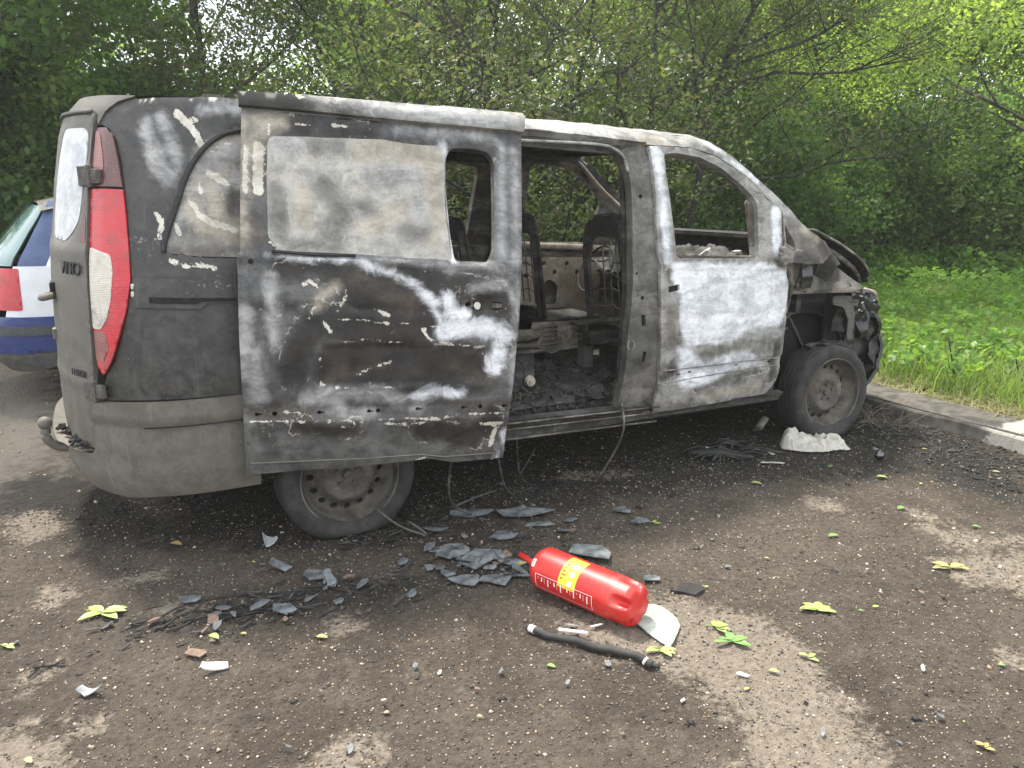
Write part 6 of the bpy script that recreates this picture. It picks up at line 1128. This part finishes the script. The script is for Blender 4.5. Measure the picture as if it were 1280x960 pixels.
def skeleton(h, spread, r, levels=3, nb=5, trunk_r=.14, lean=(0, 0), start=.25, up=.45, wob=.12):
    paths = []; ends = []
    def grow(p, d, L, rad, lv):
        n = 6; pts = [p]; q = p.copy(); dd = d.copy()
        for i in range(n): dd = dd+r.normal(0, wob, 3)+np.array([0, 0, .04]); dd /= np.linalg.norm(dd); q = q+dd*L/n; pts.append(q.copy())
        pts = np.array(pts); paths.append((pts, np.linspace(rad, rad*.35, n+1), lv))
        if lv >= levels: ends.append(pts[-1]); ends.append(pts[3]); return
        k = nb if lv else nb+2
        for i in range(k):
            t_ = start+(1-start)*(i+r.random())/k if lv == 0 else .25+.75*(i+r.random())/k; idx = min(n-1, int(t_*n)); b = pts[idx]+(pts[idx+1]-pts[idx])*(t_*n-idx)
            az = r.uniform(0, 2*np.pi); nd = np.array([math.cos(az), math.sin(az), r.uniform(.0, .9)*up*2-.05]); nd = nd*.85+dd*.35; nd /= np.linalg.norm(nd)
            grow(b, nd, L*(r.uniform(.42, .68) if lv else spread/h*r.uniform(.65, 1.15)), rad*r.uniform(.35, .5), lv+1)
        ends.append(pts[-1])
    grow(np.zeros(3), np.array([lean[0], lean[1], 1.]), h, trunk_r, 0); return paths, np.array(ends)
def wood_mesh(name, paths):
    mb = MB()
    for p, rad, lv in paths: mb.tube(p, rad, 8 if lv == 0 else (5 if lv == 1 else 3), caps=False)
    return mesh_arr(name, np.concatenate(mb.V), mb.F, True)
def at(az, dist):
    a = YAW-R(az); return CAM.x+dist*math.cos(a), CAM.y+dist*math.sin(a)
def tree(name, x, y, label, cat, fol, h=6, spread=2.6, seed=1, per=130, size=.085, sig=.5, bark='bark', trunk_r=.13, levels=2, nb=5, start=.2, wob=.12, lean=(0, 0), group=None, leafy=1.0, up=.45, extra=None, z0=0, updir=.5, z_lo=None):
    r = np.random.default_rng(seed); tr = empty(name, (x, y, z0), label, cat, group)
    paths, ends = skeleton(h, spread, r, levels, nb, trunk_r, lean, start, up, wob); link('trunk', wood_mesh('trunk', paths), M[bark], tr)
    if leafy > 0:
        C = ends[r.random(len(ends)) < leafy]
        if extra is not None: C = np.concatenate([C, extra(r)])
        if z_lo is not None: C = C[C[:, 2] > z_lo]
        link('crown', leaves_mesh('crown', C, sig*r.uniform(.6, 1.3, len(C)), per, size, r, updir), FM[fol], tr)
    return tr
def bush(name, x, y, label, fol, rx, ry, h, n, per, size, seed, sig=.4, group=None, base=.0, cat='bush', updir=.5, stems=7):
    r = np.random.default_rng(seed); tr = empty(name, (x, y, 0), label, cat, group)
    v = r.normal(0, 1, (n, 3)); v /= np.linalg.norm(v, axis=1)[:, None]; v *= (r.random(n)**.5)[:, None]; C = v*np.array([rx, ry, h/2])+[0, 0, base+h/2]; C[:, 2] = np.abs(C[:, 2])
    mb = MB()
    for i in range(stems):
        e = C[r.integers(n)]; mb.tube(spline([(r.normal(0, .15), r.normal(0, .15), 0), (e[0]*.3, e[1]*.3, e[2]*.5), e], 8), np.linspace(.035, .008, len(spline([(0, 0, 0)]*3, 8))), 5, caps=False)
    link('trunk', mesh_arr('trunk', np.concatenate(mb.V), mb.F, True), M['bark'], tr)
    link('crown', leaves_mesh('crown', C, sig*r.uniform(.6, 1.3, n), per, size, r, updir), FM[fol], tr); return tr
# left: dark tree over the blue car
x, y = at(-31, 13.5); tree('dark_tree', x, y, 'tall dark green tree at the far left above the blue and white car', 'tree', 'dark', 7.5, 4.4, 11, 150, .13, .62, trunk_r=.22, levels=2, nb=7, start=.12, up=.35, updir=.7)
x, y = at(-36, 11); tree('dark_tree', x, y, 'dark green tree crown cut by the left edge of the photo', 'tree', 'dark', 8, 4.0, 12, 130, .12, .6, trunk_r=.2, levels=2, nb=7, start=.12, up=.3, updir=.7)
x, y = at(-25, 16); bush('bush', x, y, 'dark green bush low behind the left tail of the van', 'dark', 2.2, 1.8, 4.4, 60, 260, .12, 13, .6)
x, y = at(-34, 17); bush('bush', x, y, 'dark bush behind the roof of the blue and white car', 'dark', 3.0, 2.0, 3.2, 60, 260, .13, 14, .7)
x, y = at(-35.5, 13); bush('bush', x, y, 'dark leafy mass at the left edge above the blue car', 'dark', 3.0, 2.2, 6.0, 90, 240, .12, 15, .75)
x, y = at(-28.5, 14); bush('bush', x, y, 'dark leafy mass between the blue car and the van', 'dark', 2.4, 2.0, 6.2, 85, 240, .12, 16, .7)
# middle: loose trees with dry brown leaves, gaps of white sky
for i, (az, d, h, fol, lb) in enumerate([(-19, 12, 5.6, 'dry', 'thin tree with dry reddish leaves above the rear corner of the van'), (-13, 11, 5.0, 'mid', 'loose green tree with sky gaps above the open sliding door'), (-15.5, 15, 6.5, 'dry', 'sparse tree with bright sky showing behind it, left of the middle'), (-7.5, 12, 5.2, 'mid', 'green tree above the middle of the sliding door')]):
    x, y = at(az, d); tree('sparse_tree', x, y, lb, 'tree', fol, h, 2.6, 20+i, 60, .075, .42, trunk_r=.07, levels=3, nb=4, start=.08, wob=.16, up=.5)
# scorched, mostly bare trees behind the roof
for i, (az, d, h, lean, lb) in enumerate([(-3.5, 9.5, 4.6, (.1, .1), 'scorched bare tree left of the middle, its twigs black against the leaves'), (2.0, 9.2, 5.4, (-.1, 0), 'scorched bare tree with forked black limbs above the van step'), (-8.5, 10.0, 4.6, (.1, 0), 'scorched bare tree above the middle of the sliding door'), (12, 11.5, 5.0, (-.1, .05), 'scorched bare tree above the front door window'), (7.5, 10.5, 4.6, (.1, -.1), 'scorched leaning tree above the open doorway of the van')]):
    x, y = at(az, d); tree('scorched_tree', x, y, lb, 'tree', 'dry', h, 2.5, 30+i, 16, .06, .28, 'burntbark', .055, 3, 7, .06, .20, lean, up=.4, leafy=.8)
# green wall behind them
for i, (az, d, fol, h, sp, lb) in enumerate([(-10, 18, 'mid', 6.4, 3.2, 'tall green tree far behind the sliding door window'), (-3, 15, 'mid', 5.6, 3.2, 'leafy tree behind the scorched twigs left of the middle'), (4, 14.5, 'mid', 5.8, 3.2, 'leafy tree behind the scorched twigs above the van roof'), (10.5, 18, 'bright', 6.8, 3.4, 'light green tree above the front of the van roof'), (17, 19.5, 'bright', 7.2, 3.6, 'bright spring-green tree above the windscreen pillar'), (25, 20, 'bright', 7.4, 3.6, 'bright spring-green tree above the grass at right'), (33, 20, 'bright', 7.4, 3.6, 'bright tree at the right edge of the photo'), (40, 15, 'mid', 7, 3.4, 'green tree just beyond the right edge')]):
    x, y = at(az, d); tree('leafy_tree', x, y, lb, 'tree', fol, h, sp, 40+i, 105, .10, .52, trunk_r=.12, levels=2, nb=7, start=.06, up=.35)
for i, (az, d, fol, rx, h, n, lb) in enumerate([(-17, 13.5, 'mid', 1.9, 3.0, 46, 'green bush low behind the rear quarter of the van'), (-9, 12.5, 'mid', 2.0, 2.9, 60, 'green bush seen through the hole of the sliding door window'), (-2, 11.5, 'dry', 1.8, 2.6, 60, 'half-scorched bush seen low through the open doorway'), (4.5, 11.8, 'mid', 1.9, 2.8, 60, 'green bush seen through the doorway behind the seat frame'), (11.5, 13, 'mid', 2.0, 3.0, 60, 'green bush seen through the front door window'), (17, 13.5, 'ivy', 2.0, 3.4, 80, 'dark ivy-covered bush right of the front door window'), (23, 16.6, 'ivy', 2.3, 3.6, 90, 'dark hanging thicket above the bonnet'), (29, 17.4, 'ivy', 2.5, 3.6, 90, 'dark thicket at the back of the grass'), (35.5, 17.8, 'ivy', 2.6, 3.6, 80, 'dark thicket at the right edge behind the grass'), (43, 16, 'ivy', 2.5, 3.6, 50, 'dark thicket beyond the right edge')]):
    x, y = at(az, d); bush('bush', x, y, lb, fol, rx, 1.5, h, n, 230, .095 if fol != 'ivy' else .10, 60+i, .48)
for i, (az, d, z0_, h, fol, n, lb) in enumerate([(18, 18.6, 2.4, 5.2, 'bright', 95, 'bright leafy bough mass above the windscreen pillar'), (24, 18.4, 2.4, 5.4, 'bright', 95, 'bright leafy mass in front of the ivy thicket'), (30, 19.2, 2.4, 5.8, 'bright', 100, 'bright leafy mass above the grass right of centre'), (36.5, 19.2, 2.2, 5.8, 'bright', 95, 'bright leafy mass in the upper right corner'), (11.5, 17.0, 2.2, 4.8, 'mid', 80, 'green leafy mass above the front of the van roof'), (27, 16.2, .0, 2.9, 'mid', 90, 'mid green undergrowth at the back of the grass, left part'), (33.5, 16.8, .0, 2.9, 'mid', 90, 'mid green undergrowth at the back of the grass, right part'), (21.5, 15.8, .0, 2.9, 'mid', 70, 'mid green undergrowth right behind the bonnet')]):
    x, y = at(az, d); bush('leafy_bush', x, y, lb, fol, 2.2, 1.2, h, int(n*1.2), 190, .095, 160+i, .55, base=z0_, stems=2)
# farther dark mass closing the gaps low down
r_ = np.random.default_rng(77); C = []
for az in np.linspace(-45, 52, 140):
    d = (20 if az < 8 else 22.5)+r_.uniform(-1.5, 2); x, y = at(az, d); top = 5.0 if az < -24 else (4.0 if az < -12 else (6.6 if az < 8 else 7.6))
    for k in range(7 if az < -12 else 12): C.append((x+r_.normal(0, .5), y+r_.normal(0, .5), r_.uniform(0, top)))
o = link('far_wood', leaves_mesh('far_wood', np.array(C), .85, 60, .20, r_, .4), FM['mid'], None, kind='stuff')
# ivy-covered trunk and pale limbs on the right
x, y = at(21.5, 15.4); r_ = np.random.default_rng(5); n_ = 60; z_ = r_.uniform(1.2, 5.2, n_); a_ = r_.uniform(0, 6.28, n_)
tv = empty('ivy_tree', (x, y, 0), 'ivy-covered trunk standing in the thicket right of the van front', 'tree'); mb = MB(); mb.tube(spline([(0, 0, 0), (.05, .02, 1.3), (-.05, .1, 3.0), (.15, 0, 5.6)], 20), .15, 10); mb.tube([(-.05, .1, 2.8), (-.8, 0, 4.2), (-1.2, .1, 5.6)], [.08, .06, .03], 6); link('trunk', mesh_arr('trunk', np.concatenate(mb.V), mb.F), M['bark'], tv)
link('crown', leaves_mesh('crown', np.column_stack([np.cos(a_)*.28, np.sin(a_)*.28, z_]), .30, 120, .085, r_, .2), FM['ivy'], tv)
x, y = at(22.6, 15.5); tv = empty('bare_trunk', (x, y, 0), 'slim bare brown trunk right of the ivy-covered one', 'tree'); mb = MB(); mb.tube(spline([(0, 0, 0), (.02, 0, 1.5), (-.05, 0, 3.5), (.1, 0, 5)], 14), .055, 8); link('trunk', mesh_arr('trunk', np.concatenate(mb.V), mb.F), M['bark'], tv)
# nearer spray of spring leaves on long horizontal branches
for i, (az, d, h, lean, lb) in enumerate([(41, 9.0, 4.2, (-.35, -.05), 'pale-leaved branches reaching in from the right edge'), (28.5, 16.5, 5.0, (.2, 0), 'light spring-leaved small tree in front of the dark thicket'), (15, 13.2, 5.0, (.1, .1), 'thin spring-leaved tree with long bare branches above the front door')]):
    x, y = at(az, d); tree('small_tree', x, y, lb, 'tree', 'bright', h, 3.6, 80+i, 60, .065, .40, 'bark', .045, 3, 5, .3, .14, lean, up=.22)
# hanging vines over the thicket
for i, az in enumerate((19.5, 22.2, 25.5, 28, 31)):
    x, y = at(az, 15.2); r_ = np.random.default_rng(90+i); mb = MB()
    for k in range(3): q = spline([(r_.normal(0, .4), 0, 4.5), (r_.normal(0, .5), .1, 2.6), (r_.normal(0, .6), 0, r_.uniform(.4, 1.4))], 8); mb.tube(q, .006, 4, caps=False)
    link('hanging_vines', mesh_arr('hanging_vines', np.concatenate(mb.V), mb.F), M['bark'], None, label=['hanging bare vines beside the ivy-covered trunk', 'hanging bare vines in front of the slim bare trunk', 'hanging bare vines left of the middle of the thicket', 'hanging bare vines in the middle of the right thicket', 'hanging bare vines nearest the right edge'][i], cat='vine').location = (x, y, 0)

# ---- grass, weeds and straw beyond the kerb
def blades(name, n, reg, hmin, hmax, w_, mat, seed, dens=None, bend=.5, flop=.35, seg=3):
    r = np.random.default_rng(seed); P_ = np.column_stack([r.uniform(reg[0], reg[1], n*2), r.uniform(reg[2], reg[3], n*2)])
    if dens is not None: P_ = P_[r.random(len(P_)) < dens(P_)]
    P_ = P_[:n]; n = len(P_); hgt = hmin+(hmax-hmin)*r.random(n)*(.55+.45*(vnoise(P_, 1.3, seed)*.5+.5)); az = r.uniform(0, 2*np.pi, n); bd = hgt*bend*r.uniform(.3, 1.3, n)
    dx, dy = np.cos(az), np.sin(az); V = []
    pz = .05
    for k in range(seg+1):
        t_ = k/seg; ww = w_*(1-t_)**.7*.5+.0005; cx, cy = P_[:, 0]+dx*bd*t_**2, P_[:, 1]+dy*bd*t_**2; cz = pz+hgt*t_*(1-flop*t_)
        V += [np.column_stack([cx-dy*ww, cy+dx*ww, cz]), np.column_stack([cx+dy*ww, cy-dx*ww, cz])]
    V = np.stack(V, 1).reshape(-1, 3); base = np.arange(n)[:, None, None]*(2*(seg+1)); F = (base+np.array([(2*k, 2*k+1, 2*k+3, 2*k+2) for k in range(seg)])[None]).reshape(-1, 4)
    return link(name, mesh_arr(name, V, F, True, {'rnd': np.repeat(np.clip(.3*r.random(n)+.35+.35*vnoise(P_, .7, seed+3), 0, 1), 2*(seg+1))}), FM[mat], None, kind='stuff')
gd = lambda P_: np.clip((P_[:, 0]-4.42)*1.5, 0, 1)*np.clip(1.25-(P_[:, 0]-4)/14, .15, 1)*(np.hypot(P_[:, 0]-CAM.x, P_[:, 1]-CAM.y) < 20)
blades('grass', 70000, (4.42, 17, -1.6, 11), .14, .55, .010, 'grass', 1, gd)
blades('near_grass', 26000, (4.42, 8.2, -1.6, 4.5), .10, .42, .007, 'grass', 2, lambda P_: np.clip((P_[:, 0]-4.5)*.8, 0, 1))
blades('dry_grass', 5500, (4.40, 5.5, -1.6, 3.0), .05, .22, .006, 'straw', 3, lambda P_: np.clip(1.1-(P_[:, 0]-4.4), 0, 1), 1.4, .7)
blades('dry_grass_far', 9000, (5, 15, -1, 9), .10, .40, .007, 'straw', 6, lambda P_: .3+0*P_[:, 0], .8, .4)
blades('far_side_grass', 16000, (-8, 4.4, 6.9, 12), .08, .3, .012, 'grass', 4)
r_ = np.random.default_rng(9); n_ = 6200; PP = np.column_stack([r_.uniform(4.6, 17, n_), r_.uniform(-1.4, 11, n_)]); PP = PP[vnoise(PP, .55, 33)+.25*(PP[:, 0]-8)/6 > -.25]
link('broad_weeds', leaves_mesh('broad_weeds', np.column_stack([PP, .16+.22*r_.random(len(PP))+.08*(PP[:, 0] > 9)]), .13, 9, .075, r_, .9, .7, .7), FM['weed'], None, kind='stuff')
r_ = np.random.default_rng(10); n_ = 900; a_ = r_.uniform(0, 1, n_); PP = np.array([at(14+24*q, 13.2+2.6*r_.random()+1.6*q) for q in a_])
link('tall_weeds', leaves_mesh('tall_weeds', np.column_stack([PP, .15+.45*r_.random(n_)]), .22, 16, .09, r_, .7, .7, .9), FM['weed'], None, kind='stuff')
for i, (p, q, s_, lb) in enumerate([((4.87, -.66, .04), (4.80, -.58, .48), .006, 'thin dry stalk standing at the kerb, the left one'), ((5.05, -.95, .04), (5.35, -1.05, .55), .011, 'dark leaning stalk standing at the kerb near the right edge')]):
    mb = MB(); p = np.array(p); q = np.array(q); m_ = (p+q)/2+[.02, .02, .03]; mb.tube(spline([p, m_, q], 10), s_, 5); mb.tube(spline([m_, m_+[.03, -.02, .08], m_+[.04, -.06, .15]], 6), s_*.6, 4); mb.tube(spline([p+(q-p)*.3, p+(q-p)*.3+[-.04, .02, .08], p+(q-p)*.3+[-.05, .04, .16]], 6), s_*.5, 4)
    o = mb.build('dry_stalk', M['burntbark'], None, True); setp(o, lb, 'stalk')
r_ = np.random.default_rng(14); mb = MB()
for i in range(34):
    p = np.array([3.68+r_.normal(0, .08), -.90+r_.normal(0, .08), .0]); e = p+[r_.normal(0, .10), r_.normal(0, .12), r_.uniform(.04, .22)]; mb.tube(spline([p, (p+e)/2+r_.normal(0, .02, 3), e+[0, 0, -.02]], 6), .0022, 4)
o = mb.build('dry_tuft', M['twig'], None, True); setp(o, 'burnt tuft of dry stalks before the front bumper at the kerb', 'dry plant')

# ---- thin haze volume added to pale the far trees
hz_ = MB(); hz_.box((4, 9, 5), (70, 52, 12.4)); t = NT('haze_veil'); t.n.remove(t.b); pv = t.n.new('ShaderNodeVolumePrincipled'); pv.inputs['Density'].default_value = .0022; pv.inputs['Color'].default_value = (.93, .95, .90, 1); pv.inputs['Anisotropy'].default_value = .3
t.link(pv.outputs[0], [n for n in t.n if n.type == 'OUTPUT_MATERIAL'][0].inputs['Volume']); hz_.build('haze', t.m, None, kind='stuff')
